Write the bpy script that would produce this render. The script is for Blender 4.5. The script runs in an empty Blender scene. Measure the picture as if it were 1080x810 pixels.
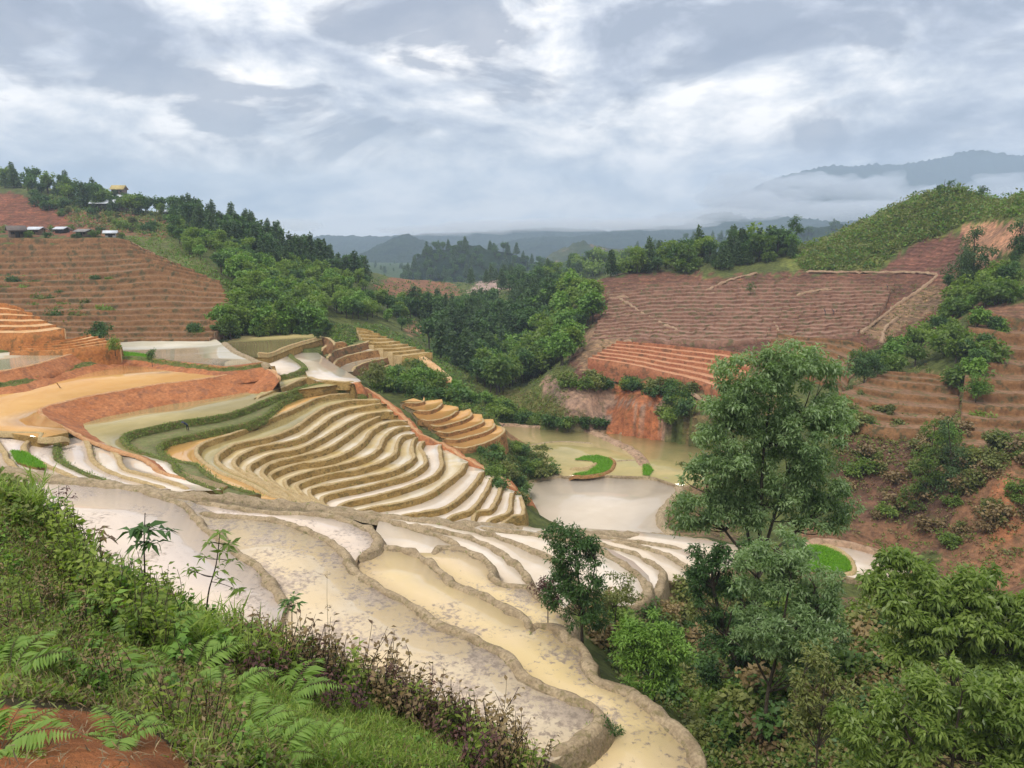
import bpy, math, random
import numpy as np
from mathutils import Vector
from mathutils.geometry import tessellate_polygon
random.seed(7); RNG = np.random.default_rng(7)
C = bpy.context.scene.collection
SC = bpy.context.scene
# ------------------------------------------------------------------ camera
F_PX = 800.0; HORIZON = 240.0
PITCH = math.atan((405 - HORIZON) / F_PX)
cam_d = bpy.data.cameras.new('camera'); cam = bpy.data.objects.new('camera', cam_d); C.objects.link(cam)
cam_d.sensor_width = 36; cam_d.lens = 36 * F_PX / 1080
cam_d.clip_start = 0.1; cam_d.clip_end = 40000
cam.location = (0, 0, 0); cam.rotation_euler = (math.pi / 2 - PITCH, 0, 0)
SC.camera = cam
SC.view_settings.view_transform = 'Standard'; SC.view_settings.look = 'None'
SC.view_settings.exposure = 0.48; SC.view_settings.gamma = 1.0
SC.cycles.volume_bounces = 2; SC.cycles.max_bounces = 6; SC.cycles.diffuse_bounces = 3
SC.cycles.glossy_bounces = 3; SC.cycles.transparent_max_bounces = 8
SC.cycles.use_denoising = True
# ------------------------------------------------------------------ sky
SUN_EL, SUN_AZ = math.radians(58), math.radians(-140)     # high, behind the left shoulder, veiled by cloud
w = bpy.data.worlds.new('World'); SC.world = w; w.use_nodes = True
nt = w.node_tree; nt.nodes.clear()
def N(nt, t, **k):
    n = nt.nodes.new(t)
    for a, b in k.items():
        if a in n.inputs.keys() if False else False: pass
        setattr(n, a, b)
    return n
def L(nt, a, b): nt.links.new(a, b)
def MATH(nt, op, a, b=None, c=None, clamp=False):
    n = nt.nodes.new('ShaderNodeMath'); n.operation = op; n.use_clamp = clamp
    for i, x in enumerate((a, b, c)):
        if x is None: continue
        if isinstance(x, (int, float)): n.inputs[i].default_value = x
        else: nt.links.new(x, n.inputs[i])
    return n.outputs[0]
def RAMP(nt, fac, stops, interp='LINEAR'):
    n = nt.nodes.new('ShaderNodeValToRGB'); cr = n.color_ramp; cr.interpolation = interp
    while len(cr.elements) < len(stops): cr.elements.new(0.5)
    for e, (p, c) in zip(cr.elements, stops):
        e.position = p; e.color = (c[0], c[1], c[2], 1) if not isinstance(c, (int, float)) else (c, c, c, 1)
    nt.links.new(fac, n.inputs[0]); return n.outputs[0]
def NOISE(nt, vec, scale, detail=5, rough=0.55, dist=0.0, dim='3D'):
    n = nt.nodes.new('ShaderNodeTexNoise'); n.noise_dimensions = dim
    n.inputs['Scale'].default_value = scale; n.inputs['Detail'].default_value = detail
    n.inputs['Roughness'].default_value = rough; n.inputs['Distortion'].default_value = dist
    if vec is not None: nt.links.new(vec, n.inputs['Vector'])
    return n.outputs['Fac']
def MIXC(nt, fac, a, b, mode='MIX'):
    n = nt.nodes.new('ShaderNodeMix'); n.data_type = 'RGBA'; n.blend_type = mode
    for s, x in ((n.inputs[0], fac), (n.inputs[6], a), (n.inputs[7], b)):
        if isinstance(x, (int, float)): s.default_value = x
        elif isinstance(x, (tuple, list)): s.default_value = (x[0], x[1], x[2], 1)
        else: nt.links.new(x, s)
    return n.outputs[2]
tc = nt.nodes.new('ShaderNodeTexCoord'); sep = nt.nodes.new('ShaderNodeSeparateXYZ'); L(nt, tc.outputs['Generated'], sep.inputs[0])
zz = MATH(nt, 'MAXIMUM', sep.outputs[2], 0.0)
den = MATH(nt, 'ADD', zz, 0.30)
comb = nt.nodes.new('ShaderNodeCombineXYZ')
L(nt, MATH(nt, 'DIVIDE', sep.outputs[0], den), comb.inputs[0]); L(nt, MATH(nt, 'DIVIDE', sep.outputs[1], den), comb.inputs[1])
comb.inputs[2].default_value = 3.7
cmb2 = nt.nodes.new('ShaderNodeCombineXYZ'); L(nt, sep.outputs[0], cmb2.inputs[0]); L(nt, sep.outputs[1], cmb2.inputs[1]); L(nt, MATH(nt, 'MULTIPLY', zz, 2.3), cmb2.inputs[2])
def VADD(v, o):
    n = nt.nodes.new('ShaderNodeVectorMath'); n.operation = 'ADD'; L(nt, v, n.inputs[0]); n.inputs[1].default_value = o; return n.outputs[0]
va = cmb2.outputs[0]
n1 = NOISE(nt, VADD(va, (5.3, 1.1, 2.0)), 3.6, 9, 0.56, 0.35)          # pale and grey cloud masses
n2 = NOISE(nt, comb.outputs[0], 0.9, 3, 0.5, 0.2)
n3 = NOISE(nt, VADD(va, (1.7, 8.2, 0.3)), 7.5, 9, 0.60, 0.25)         # billows
n4 = NOISE(nt, VADD(va, (9.1, 3.4, 6.0)), 4.6, 8, 0.55, 0.5)          # dark clumps hanging below
s = MATH(nt, 'ADD', MATH(nt, 'MULTIPLY', n1, 0.60), MATH(nt, 'MULTIPLY', n3, 0.40))
cloud = RAMP(nt, s, [(0.42, (0.30, 0.335, 0.405)), (0.465, (0.43, 0.46, 0.53)), (0.505, (0.60, 0.62, 0.66)), (0.54, (0.80, 0.79, 0.79)), (0.585, (1.05, 1.0, 0.95))])
cloud = MIXC(nt, MATH(nt, 'MULTIPLY', RAMP(nt, MATH(nt, 'ADD', MATH(nt, 'MULTIPLY', n4, 0.75), MATH(nt, 'MULTIPLY', n3, 0.25)), [(0.515, 0.0), (0.575, 1.0)]), 0.8), cloud, (0.25, 0.28, 0.35))
# cloud sinking onto the far ranges: paler towards the horizon
lowf = MATH(nt, 'SUBTRACT', 1.0, MATH(nt, 'DIVIDE', zz, 0.10), clamp=True)
cloud = MIXC(nt, MATH(nt, 'MULTIPLY', lowf, 0.85), cloud, RAMP(nt, s, [(0.42, (0.50, 0.60, 0.74)), (0.49, (0.72, 0.77, 0.83)), (0.56, (0.93, 0.93, 0.93))]))
# cloud deck is thinner (brighter) overhead, as under any overcast sky
up = MATH(nt, 'ADD', MATH(nt, 'MULTIPLY', MATH(nt, 'POWER', zz, 1.6), 0.75), 0.98)
bgc = nt.nodes.new('ShaderNodeBackground'); L(nt, cloud, bgc.inputs[0]); L(nt, up, bgc.inputs[1])
sky = nt.nodes.new('ShaderNodeTexSky'); sky.sky_type = 'NISHITA'; sky.sun_disc = False
sky.sun_elevation = SUN_EL; sky.sun_rotation = SUN_AZ; sky.dust_density = 2.0
bgs = nt.nodes.new('ShaderNodeBackground'); L(nt, sky.outputs[0], bgs.inputs[0]); bgs.inputs[1].default_value = 0.08
mx = nt.nodes.new('ShaderNodeMixShader')
L(nt, RAMP(nt, n2, [(0.30, 0.80), (0.50, 0.96)]), mx.inputs[0]); L(nt, bgs.outputs[0], mx.inputs[1]); L(nt, bgc.outputs[0], mx.inputs[2])
wo = nt.nodes.new('ShaderNodeOutputWorld'); L(nt, mx.outputs[0], wo.inputs[0])
w.cycles.sampling_method = 'MANUAL'; w.cycles.sample_map_resolution = 512
sl = bpy.data.lights.new('sun', 'SUN'); sun = bpy.data.objects.new('sun', sl); C.objects.link(sun)
sl.energy = 1.5; sl.angle = math.radians(10); sl.color = (1.0, 0.96, 0.90)
sun.location = (-40, -40, 300)
sd = Vector((math.cos(SUN_EL) * math.sin(SUN_AZ), math.cos(SUN_EL) * math.cos(SUN_AZ), math.sin(SUN_EL)))
sun.rotation_euler = sd.to_track_quat('Z', 'Y').to_euler()
# ------------------------------------------------------------------ helpers
CP, SP = math.cos(PITCH), math.sin(PITCH)
def ray(u, v):
    d = 405.0 - np.asarray(v, float); y = F_PX * CP + d * SP
    return (np.asarray(u, float) - 540.0) / y, (-F_PX * SP + d * CP) / y       # X/Y , Z/Y
def PZ(u, v, z):
    t, s = ray(u, v); Y = z / s; return np.array([t * Y, Y, z])
def PY(u, v, Y):
    t, s = ray(u, v); return np.array([t * Y, Y, s * Y])
def proj(X, Y, Z):
    dep = Y * CP - Z * SP; up_ = Y * SP + Z * CP
    return 540 + F_PX * X / dep, 405 - F_PX * up_ / dep
def _h(ix, iy, seed):
    n = (ix.astype(np.int64) * 374761393 + iy.astype(np.int64) * 668265263 + seed * 974634777) & 0x7fffffff
    n = ((n ^ (n >> 13)) * 1274126177) & 0x7fffffff
    return ((n ^ (n >> 16)) & 0xffff) / 65535.0
def vnoise(x, y, seed=0):
    x = np.asarray(x, float); y = np.asarray(y, float)
    ix = np.floor(x); iy = np.floor(y); fx = x - ix; fy = y - iy
    fx = fx * fx * (3 - 2 * fx); fy = fy * fy * (3 - 2 * fy)
    a = _h(ix, iy, seed); b = _h(ix + 1, iy, seed); c = _h(ix, iy + 1, seed); d = _h(ix + 1, iy + 1, seed)
    return (a * (1 - fx) + b * fx) * (1 - fy) + (c * (1 - fx) + d * fx) * fy - 0.5
def fbm(x, y, seed=0, o=4):
    r = 0; a = 1.0
    for k in range(o):
        r = r + a * vnoise(x, y, seed + k * 17); x = x * 2.03; y = y * 2.03; a *= 0.5
    return r
def inpoly(px, py, poly):
    px = np.asarray(px); py = np.asarray(py); ins = np.zeros(px.shape, bool); n = len(poly); j = n - 1
    for i in range(n):
        xi, yi = poly[i][0], poly[i][1]; xj, yj = poly[j][0], poly[j][1]
        if yi != yj:
            c = ((yi > py) != (yj > py)) & (px < (xj - xi) * (py - yi) / (yj - yi) + xi); ins ^= c
        j = i
    return ins
def mesh_np(name, V, Fq, mats, mi=None, smooth=False, attr=None, col=None, alpha=None):
    """V (n,3); Fq (m,3|4) index array; attr: per-face float; col: per-vertex rgb"""
    me = bpy.data.meshes.new(name); V = np.asarray(V, np.float32); Fq = np.asarray(Fq, np.int32); k = Fq.shape[1]; m = len(Fq)
    me.vertices.add(len(V)); me.vertices.foreach_set('co', V.ravel())
    me.loops.add(m * k); me.loops.foreach_set('vertex_index', Fq.ravel())
    me.polygons.add(m); me.polygons.foreach_set('loop_start', np.arange(0, m * k, k, dtype=np.int32))
    if mi is not None: me.polygons.foreach_set('material_index', np.asarray(mi, np.int32))
    if smooth: me.polygons.foreach_set('use_smooth', np.ones(m, bool))
    for x in (mats if isinstance(mats, (list, tuple)) else [mats]): me.materials.append(x)
    me.update(calc_edges=True)
    if attr is not None:
        a = me.attributes.new('rnd', 'FLOAT', 'FACE'); a.data.foreach_set('value', np.asarray(attr, np.float32))
    if col is not None:
        a = me.attributes.new('cover', 'FLOAT_COLOR', 'POINT')
        a.data.foreach_set('color', np.concatenate([col, np.ones((len(col), 1)) if alpha is None else alpha[:, None]], 1).astype(np.float32).ravel())
    return me
def tag(o, label=None, cat=None, group=None, kind=None):
    if label: o['label'] = label
    if cat: o['category'] = cat
    if group: o['group'] = group
    if kind: o['kind'] = kind
    return o
def obj(name, me, parent=None):
    o = bpy.data.objects.new(name, me); C.objects.link(o)
    if parent is not None: o.parent = parent
    return o
def empty(name, loc, rz=0.0, sc=1.0):
    o = bpy.data.objects.new(name, None); C.objects.link(o); o.location = loc; o.rotation_euler = (0, 0, rz); o.scale = (sc,) * 3
    o.empty_display_size = 0.3; return o
def join(parts):
    """parts: list of (V, F(quad)) -> V, F"""
    Vs, Fs, n = [], [], 0
    for V, Fq in parts:
        Vs.append(V); Fs.append(np.asarray(Fq) + n); n += len(V)
    return np.concatenate(Vs), np.concatenate(Fs)
# ------------------------------------------------------------------ materials
def newmat(name):
    m = bpy.data.materials.new(name); m.use_nodes = True; t = m.node_tree; b = t.nodes['Principled BSDF']; return m, t, b
def geo_pos(t):
    g = t.nodes.new('ShaderNodeNewGeometry'); return g.outputs['Position']
def soil(name, c1, c2, c3=None, scale=0.6, rough=0.9, bump=0.25, bscale=3.0, spec=0.25, streak=False):
    m, t, b = newmat(name); p = geo_pos(t)
    if streak:
        mp = t.nodes.new('ShaderNodeMapping'); mp.inputs['Scale'].default_value = (1, 1, 1.6); L(t, p, mp.inputs[0]); p = mp.outputs[0]
    a = NOISE(t, p, scale, 6, 0.62); f = NOISE(t, p, scale * 7, 5, 0.6)
    st = [(0.34, c1), (0.62, c2)]
    col = RAMP(t, a, st)
    if c3 is not None: col = MIXC(t, RAMP(t, NOISE(t, p, scale * 2.3, 6, 0.65), [(0.52, 0.0), (0.60, 1.0)]), col, c3)
    col = MIXC(t, 1.0, col, RAMP(t, f, [(0.3, (0.66, 0.66, 0.66)), (0.7, (1.16, 1.16, 1.16))]), 'MULTIPLY')
    L(t, col, b.inputs['Base Color']); b.inputs['Roughness'].default_value = rough; b.inputs['Specular IOR Level'].default_value = spec
    bp = t.nodes.new('ShaderNodeBump'); bp.inputs['Strength'].default_value = 0.9; bp.inputs['Distance'].default_value = bump
    L(t, NOISE(t, p, bscale, 8, 0.65), bp.inputs['Height']); L(t, bp.outputs[0], b.inputs['Normal'])
    return m
def water(name, c1, c2, mud=None, mudamt=0.0, scale=0.15, rough=0.05, rip=0.004):
    m, t, b = newmat(name); p = geo_pos(t)
    a = NOISE(t, p, scale, 5, 0.6, 0.6); col = RAMP(t, a, [(0.38, c1), (0.62, c2)])
    b.inputs['IOR'].default_value = 1.33; b.inputs['Specular IOR Level'].default_value = 0.5
    h = NOISE(t, p, 2.2, 3, 0.5)
    bp = t.nodes.new('ShaderNodeBump'); bp.inputs['Strength'].default_value = 0.5; bp.inputs['Distance'].default_value = rip
    if mudamt > 0:
        mm = MATH(t, 'ADD', MATH(t, 'MULTIPLY', NOISE(t, p, 0.22, 3, 0.5), 0.50), MATH(t, 'MULTIPLY', NOISE(t, p, 3.0, 8, 0.72, 0.3), 0.50))
        lo = 0.60 - mudamt * 0.22
        k = RAMP(t, mm, [(lo, 0.0), (lo + 0.035, 1.0)])
        mc = MIXC(t, RAMP(t, NOISE(t, p, 3.0, 7, 0.7), [(0.45, 0.0), (0.62, 1.0)]), mud, tuple(x * 0.6 for x in mud))
        col = MIXC(t, k, col, mc)
        L(t, MATH(t, 'ADD', MATH(t, 'MULTIPLY', k, 0.55), rough), b.inputs['Roughness'])
        h = MATH(t, 'ADD', MATH(t, 'MULTIPLY', h, 0.05), MATH(t, 'MULTIPLY', k, MATH(t, 'MULTIPLY', NOISE(t, p, 5, 5, 0.7), 6.0)))
    else: b.inputs['Roughness'].default_value = rough
    L(t, h, bp.inputs['Height']); L(t, bp.outputs[0], b.inputs['Normal'])
    L(t, col, b.inputs['Base Color']); return m
M = {}
M['bund'] = soil('dried_mud', (0.31, 0.225, 0.13), (0.46, 0.345, 0.21), (0.27, 0.21, 0.105), 0.9, 0.9, 0.12, 4)
M['riser'] = soil('terrace_bank_earth', (0.30, 0.185, 0.055), (0.43, 0.28, 0.095), (0.22, 0.15, 0.05), 0.5, 0.9, 0.18, 3.0, streak=True)
M['mauve'] = soil('dusty_red_brown_bank', (0.19, 0.095, 0.06), (0.29, 0.155, 0.10), (0.16, 0.12, 0.06), 0.22, 0.95, 0.3, 1.2)
M['mauveflat'] = soil('dusty_red_brown_flat', (0.25, 0.135, 0.09), (0.35, 0.20, 0.135), (0.20, 0.15, 0.08), 0.2, 0.95, 0.3, 1.2)
M['ledge'] = soil('contour_ledge', (0.22, 0.125, 0.075), (0.33, 0.20, 0.125), None, 0.3, 0.95, 0.1, 2)
M['footpath'] = soil('trodden_path', (0.32, 0.20, 0.12), (0.42, 0.28, 0.17), None, 0.4, 0.95, 0.1, 2)
M['wetmud'] = soil('wet_mud', (0.26, 0.19, 0.11), (0.37, 0.28, 0.17), (0.22, 0.18, 0.08), 1.0, 0.6, 0.14, 4)
M['riser_rim'] = soil('terrace_lip_mud', (0.42, 0.29, 0.13), (0.52, 0.38, 0.19), None, 0.9, 0.9, 0.08, 4)
M['red'] = soil('fresh_red_earth', (0.40, 0.14, 0.05), (0.50, 0.20, 0.08), (0.34, 0.14, 0.065), 0.35, 0.92, 0.18, 2.5)
M['redlip'] = soil('red_lip_mud', (0.50, 0.24, 0.10), (0.58, 0.33, 0.16), None, 0.8, 0.9, 0.08, 4)
M['green'] = soil('grassy_bank', (0.10, 0.13, 0.025), (0.19, 0.21, 0.05), (0.26, 0.19, 0.075), 1.2, 0.95, 0.4, 5)
M['greenflat'] = soil('wet_grass_shelf', (0.15, 0.165, 0.05), (0.21, 0.21, 0.075), (0.22, 0.18, 0.08), 0.6, 0.8, 0.1, 5)
M['rust'] = soil('rusty_bank', (0.30, 0.14, 0.05), (0.42, 0.22, 0.08), (0.2, 0.11, 0.04), 0.5, 0.9, 0.2, 3, streak=True)
M['brown'] = soil('brown_terrace_bank', (0.20, 0.10, 0.042), (0.29, 0.15, 0.065), (0.12, 0.09, 0.04), 0.25, 0.95, 0.3, 1.5)
M['flatsoil'] = soil('brown_terrace_flat', (0.21, 0.115, 0.06), (0.30, 0.17, 0.095), (0.15, 0.12, 0.05), 0.3, 0.95, 0.3, 1.5)
M['browntread'] = soil('pale_dry_tread', (0.36, 0.22, 0.13), (0.46, 0.30, 0.19), (0.24, 0.17, 0.09), 0.4, 0.95, 0.2, 1.5)
M['redtread'] = soil('red_dry_tread', (0.50, 0.22, 0.11), (0.58, 0.30, 0.16), None, 0.4, 0.95, 0.2, 1.5)
M['redbank'] = soil('red_terrace_bank', (0.34, 0.12, 0.06), (0.42, 0.17, 0.08), (0.22, 0.10, 0.05), 0.3, 0.95, 0.3, 1.5)
M['orangetread'] = soil('orange_tread', (0.62, 0.34, 0.13), (0.70, 0.44, 0.22), None, 0.4, 0.7, 0.1, 1.5)
M['orangebank'] = soil('orange_bank', (0.38, 0.14, 0.04), (0.50, 0.20, 0.06), (0.25, 0.12, 0.04), 0.4, 0.95, 0.2, 2)
M['w_cream'] = water('pale_silt_water', (0.66, 0.53, 0.38), (0.74, 0.63, 0.50))
M['w_front'] = water('pinkish_silt_water', (0.66, 0.54, 0.44), (0.70, 0.56, 0.42), (0.58, 0.46, 0.36), 0.22, 0.12)
M['w_mud'] = water('stirred_silt_water', (0.66, 0.53, 0.36), (0.66, 0.50, 0.29), (0.54, 0.42, 0.31), 0.48, 0.12)
M['w_mud2'] = water('yellow_silt_water', (0.66, 0.50, 0.25), (0.66, 0.50, 0.30), (0.52, 0.40, 0.28), 0.36, 0.12)
M['w_yellow'] = water('ochre_water_sky_patches', (0.56, 0.40, 0.15), (0.70, 0.60, 0.44), scale=0.10, rough=0.03)  # ochre silt; the pale cream patches are white sky reflections painted into the colour
M['w_orange'] = water('orange_silt_water', (0.60, 0.32, 0.10), (0.64, 0.37, 0.13), rough=0.03)
M['w_olive'] = water('olive_silt_water', (0.36, 0.29, 0.12), (0.43, 0.34, 0.15), rough=0.03)
M['w_olive2'] = water('olive_gold_silt_water', (0.38, 0.32, 0.13), (0.50, 0.39, 0.17), rough=0.06, rip=0.0005)
M['w_clear'] = water('still_silt_water', (0.50, 0.43, 0.28), (0.60, 0.53, 0.40), rough=0.03, rip=0.0)
M['w_big'] = water('milky_pond_water', (0.60,0.50,0.38),(0.64,0.54,0.42), rough=0.02, rip=0.002)
M['seed'] = soil('rice_seedling_bed', (0.11, 0.24, 0.02), (0.17, 0.31, 0.03), (0.25, 0.27, 0.08), 0.7, 0.8, 0.2, 8)
# ------------------------------------------------------------------ curves
def smooth(P, step):
    """centripetal-ish Catmull-Rom through (n,3) points, resampled every `step` metres"""
    P = np.asarray(P, float)
    if len(P) < 3: Q = P
    else:
        A = np.vstack([2 * P[0] - P[1], P, 2 * P[-1] - P[-2]]); out = []
        for i in range(1, len(A) - 2):
            p0, p1, p2, p3 = A[i - 1:i + 3]
            t = np.linspace(0, 1, 9)[:-1, None]
            l1 = np.linalg.norm(p2 - p1) + 1e-6
            m1 = (p2 - p0) / (np.linalg.norm(p1 - p0) + l1 + 1e-6) * l1
            m2 = (p3 - p1) / (np.linalg.norm(p3 - p2) + l1 + 1e-6) * l1
            out.append((2 * t**3 - 3 * t**2 + 1) * p1 + (t**3 - 2 * t**2 + t) * m1 + (-2 * t**3 + 3 * t**2) * p2 + (t**3 - t**2) * m2)
        Q = np.vstack(out + [P[-1:]])
    d = np.r_[0, np.cumsum(np.linalg.norm(np.diff(Q, axis=0), axis=1))]
    n = max(3, int(d[-1] / step) + 1); s = np.linspace(0, d[-1], n)
    return np.stack([np.interp(s, d, Q[:, k]) for k in range(3)], 1)
def W(pts, z=None):
    """pixel points (u,v[,z]) -> world points at their level"""
    return np.array([PZ(p[0], p[1], p[2] if len(p) > 2 else z) for p in pts])
def normals2(P):
    T = np.gradient(P[:, :2], axis=0); T /= np.linalg.norm(T, axis=1)[:, None] + 1e-9
    T = np.stack([np.convolve(np.pad(T[:, k], 2, 'edge'), np.ones(5) / 5, 'valid') for k in range(2)], 1)
    T /= np.linalg.norm(T, axis=1)[:, None] + 1e-9
    return np.stack([T[:, 1], -T[:, 0]], 1)          # to the right of travel
SKIRT = None
CLAMP = []       # (world polygon, z): ground is cut down below these
RIBS = []
def ribbon(name, P, profile, mats, mi, wob=0.05, seed=0, side=1, kind='structure', taper=True):
    """profile: list of (offset to drop side, dz); mi: material per strip"""
    Nn = normals2(P) * side; n = len(P); k = len(profile); RIBS.append((name, P, Nn, mats))
    arc = np.r_[0, np.cumsum(np.linalg.norm(np.diff(P, axis=0), axis=1))]
    V = np.zeros((n, k, 3))
    for j, (o, dz) in enumerate(profile):
        wx = wob * 2 * fbm(arc * 0.9 + j * 0.25, np.full(n, seed * 3.1 + j * 0.18), 3); wz = wob * 1.5 * fbm(arc * 1.3, np.full(n, seed * 5.7 + j * 0.3), 9)
        V[:, j, :2] = P[:, :2] + Nn * (o + wx)[:, None]; V[:, j, 2] = P[:, 2] + dz + wz * (1 if -1.5 < dz else 0.3)
    if taper:                                         # ends run down into the ground
        e = np.minimum(arc, arc[-1] - arc); f = np.clip(1 - e / 1.3, 0, 1) ** 2
        V[:, :, 2] -= (f * 0.55)[:, None]; V[:, :, :2] += (P[:, None, :2] - V[:, :, :2]) * (f * 0.6)[:, None, None]
    i = np.arange(n - 1)[:, None] * k + np.arange(k - 1)[None, :]
    Fq = np.stack([i, i + 1, i + k + 1, i + k], -1).reshape(-1, 4)
    mm = np.tile(np.asarray(mi), n - 1)
    me = mesh_np(name, V.reshape(-1, 3), Fq, mats, mm, smooth=True)
    return tag(obj(name, me), kind=kind)
def sheet(name, outline, z, mat, kind='structure', clamp=True):
    """level sheet from a world outline (n,2|3)"""
    O = [Vector((p[0], p[1], z)) for p in outline]
    tri = tessellate_polygon([O]); V = np.array([[p.x, p.y, z] for p in O])
    T = np.array(tri)
    a, b, c = V[T[:, 0], :2], V[T[:, 1], :2], V[T[:, 2], :2]
    ar = (b[:, 0] - a[:, 0]) * (c[:, 1] - a[:, 1]) - (b[:, 1] - a[:, 1]) * (c[:, 0] - a[:, 0])
    T[ar < 0] = T[ar < 0][:, ::-1]
    n = len(V); m2_ = SKIRT or M['bund']; V2 = np.vstack([V, V - [0, 0, 0.35], V - [0, 0, 2.6]]); c0_ = V[:, :2].mean(0)
    V2[2 * n:, :2] += (V[:, :2] - c0_) * 0.02
    j = np.arange(n); j2 = (j + 1) % n
    q = [(j, j2, j2 + n), (j, j2 + n, j + n), (j + n, j2 + n, j2 + 2 * n), (j + n, j2 + 2 * n, j + 2 * n)]
    T2 = np.vstack([T] + [np.stack(x, 1) for x in q])
    me = mesh_np(name, V2, T2, [mat, m2_], [0] * len(T) + [1] * (4 * n))
    if clamp: CLAMP.append((np.asarray(outline)[:, :2], z))
    return tag(obj(name, me), kind=kind)
def bank_profile(h, bw=0.5, bh=0.16, batter=0.3, deep=0.35):
    """mud lip on the pond side, then the bank face down to the level below"""
    pr = [(-bw - 0.06, -0.12), (-bw, bh * 0.6), (-bw * 0.5, bh), (-0.05, bh * 0.9), (0.06, bh * 0.3)]
    for f in (0.2, 0.45, 0.7, 1.0): pr.append((0.06 + batter * h * f, -h * f))
    pr.append((0.06 + batter * h * 1.05 + 0.05, -h - deep))
    return pr
# ------------------------------------------------------------------ the bowl of terraces round the gully
STEP = 0.45
# every level: (rim pixels from its right end, round the nose, to its lower end), z, bank material, water material
Z0 = -22.0
SKIRT = M['riser']
sheet('terrace_shelf', W([(-60,440),(72,450),(120,462),(200,500),(240,512),(210,530),(100,520),(-60,500)], -24.6), -24.6, M['riser_rim'])
bowl = [
 ('L0', [(294,399),(284,391),(272,388),(250,394),(200,402),(160,407),(120,414),(90,419),(62,426),(48,430),(44,434),(50,441,Z0-.2),(65,449,Z0-.6),(81,457,Z0-1.0),(100,466,Z0-1.4),(128,476,Z0-1.6),(144,480,Z0-1.7),(163,490,Z0-1.8),(170,497,Z0-1.9),(200,506,Z0-2.0)], Z0, 'red', 'w_orange'),
 ('r1', [(372,404),(359,403),(333,406),(301,415),(277,424),(262,430),(244,436),(218,441),(195,444),(170,449),(148,454),(135,458),(131,463),(137,471),(152,478),(168,483),(183,488),(190,499),(214,511),(235,517)], -24.10, 'green', 'w_olive'),
 ('r2', [(378,410),(370,410),(333,412),(301,422),(290,430),(283,437),(262,446),(232,453),(195,461),(178,465),(170,470),(171,477),(180,483),(192,487),(208,490),(220,500),(236,510),(258,517),(275,521)], -24.85, 'green', 'greenflat'),
 ('A', [(392,415),(386,415),(358,416),(336,420),(314,430),(288,441),(267,449),(251,456),(229,463),(215,468),(209,475),(212,483),(222,491),(238,500),(259,507),(285,521),(300,526)], -25.50, 'riser', 'w_orange'),
 ('B', [(402,422),(399,422),(370,423),(344,430),(329,439),(321,445),(310,452),(286,461),(249,469),(240,474),(231,481),(231,487),(240,494),(256,501),(275,509),(295,522),(312,530)], -26.05, 'riser', 'w_olive'),
 ('C', [(408,426),(403,426),(370,432),(351,440),(340,448),(323,460),(305,466),(277,471),(258,478),(250,484),(248,489),(254,495),(270,504),(290,516),(316,531)], -26.67, 'riser', 'w_yellow'),
 ('D', [(415,434),(411,434),(388,437),(370,445),(355,454),(336,465),(314,474),(288,479),(273,486),(265,491),(265,497),(275,505),(290,514),(322,533)], -27.29, 'riser', 'w_yellow'),
 ('E', [(420,438),(415,438),(403,439),(384,448),(366,461),(346,473),(323,480),(296,486),(284,491),(278,498),(282,504),(296,514),(330,534)], -27.92, 'riser', 'w_yellow'),
 ('F', [(430,444),(425,444),(410,446),(394,454),(383,467),(366,478),(344,486),(314,490),(292,498),(286,502),(290,508),(302,517),(338,536)], -28.54, 'riser', 'w_yellow'),
 ('G', [(433,450),(428,450),(416,454),(407,461),(401,473),(388,482),(366,489),(333,496),(307,504),(302,508),(305,514),(316,522),(350,540)], -29.17, 'riser', 'w_yellow'),
 ('H', [(438,457),(433,458),(425,461),(420,469),(418,478),(403,487),(381,495),(351,500),(323,508),(315,512),(318,518),(330,527),(362,545)], -29.79, 'riser', 'w_yellow'),
 ('I', [(443,460),(440,461),(436,468),(436,475),(438,482),(426,492),(408,499),(380,505),(351,511),(336,514),(328,517),(331,524),(345,534),(378,550)], -30.41, 'riser', 'w_yellow'),
 ('J', [(449,464),(447,466),(444,472),(449,480),(449,490),(432,501),(408,508),(380,515),(359,519),(345,523),(341,527),(346,534),(360,545),(390,556)], -31.04, 'riser', 'w_yellow'),
 ('K', [(466,468),(465,471),(466,480),(467,491),(460,501),(441,510),(417,518),(380,527),(366,530),(358,536),(368,546),(400,560)], -31.66, 'riser', 'w_cream'),
 ('L', [(494,487),(491,490),(488,496),(476,506),(454,521),(426,530),(391,536),(376,541),(380,552),(420,565)], -32.29, 'riser', 'w_yellow'),
 ('M', [(512,496),(508,500),(506,504),(491,521),(469,536),(445,541),(425,545),(430,560),(450,572)], -32.91, 'riser', 'w_cream'),
 ('N', [(522,502),(519,506),(513,519),(498,538),(476,546),(470,560),(480,575)], -33.53, 'riser', 'w_cream'),
 ('O', [(532,510),(529,514),(526,525),(517,538),(504,540),(500,555),(505,575)], -34.08, 'riser', 'w_cream'),
 ('Q', [(543,518),(541,521),(540,530),(537,541),(518,549),(512,560),(520,575)], -34.63, 'riser', 'w_cream'),
 ('R', [(550,522),(551,526),(553,534),(552,543),(541,545),(530,556),(540,572)], -35.17, 'riser', 'w_cream'),
]
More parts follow.
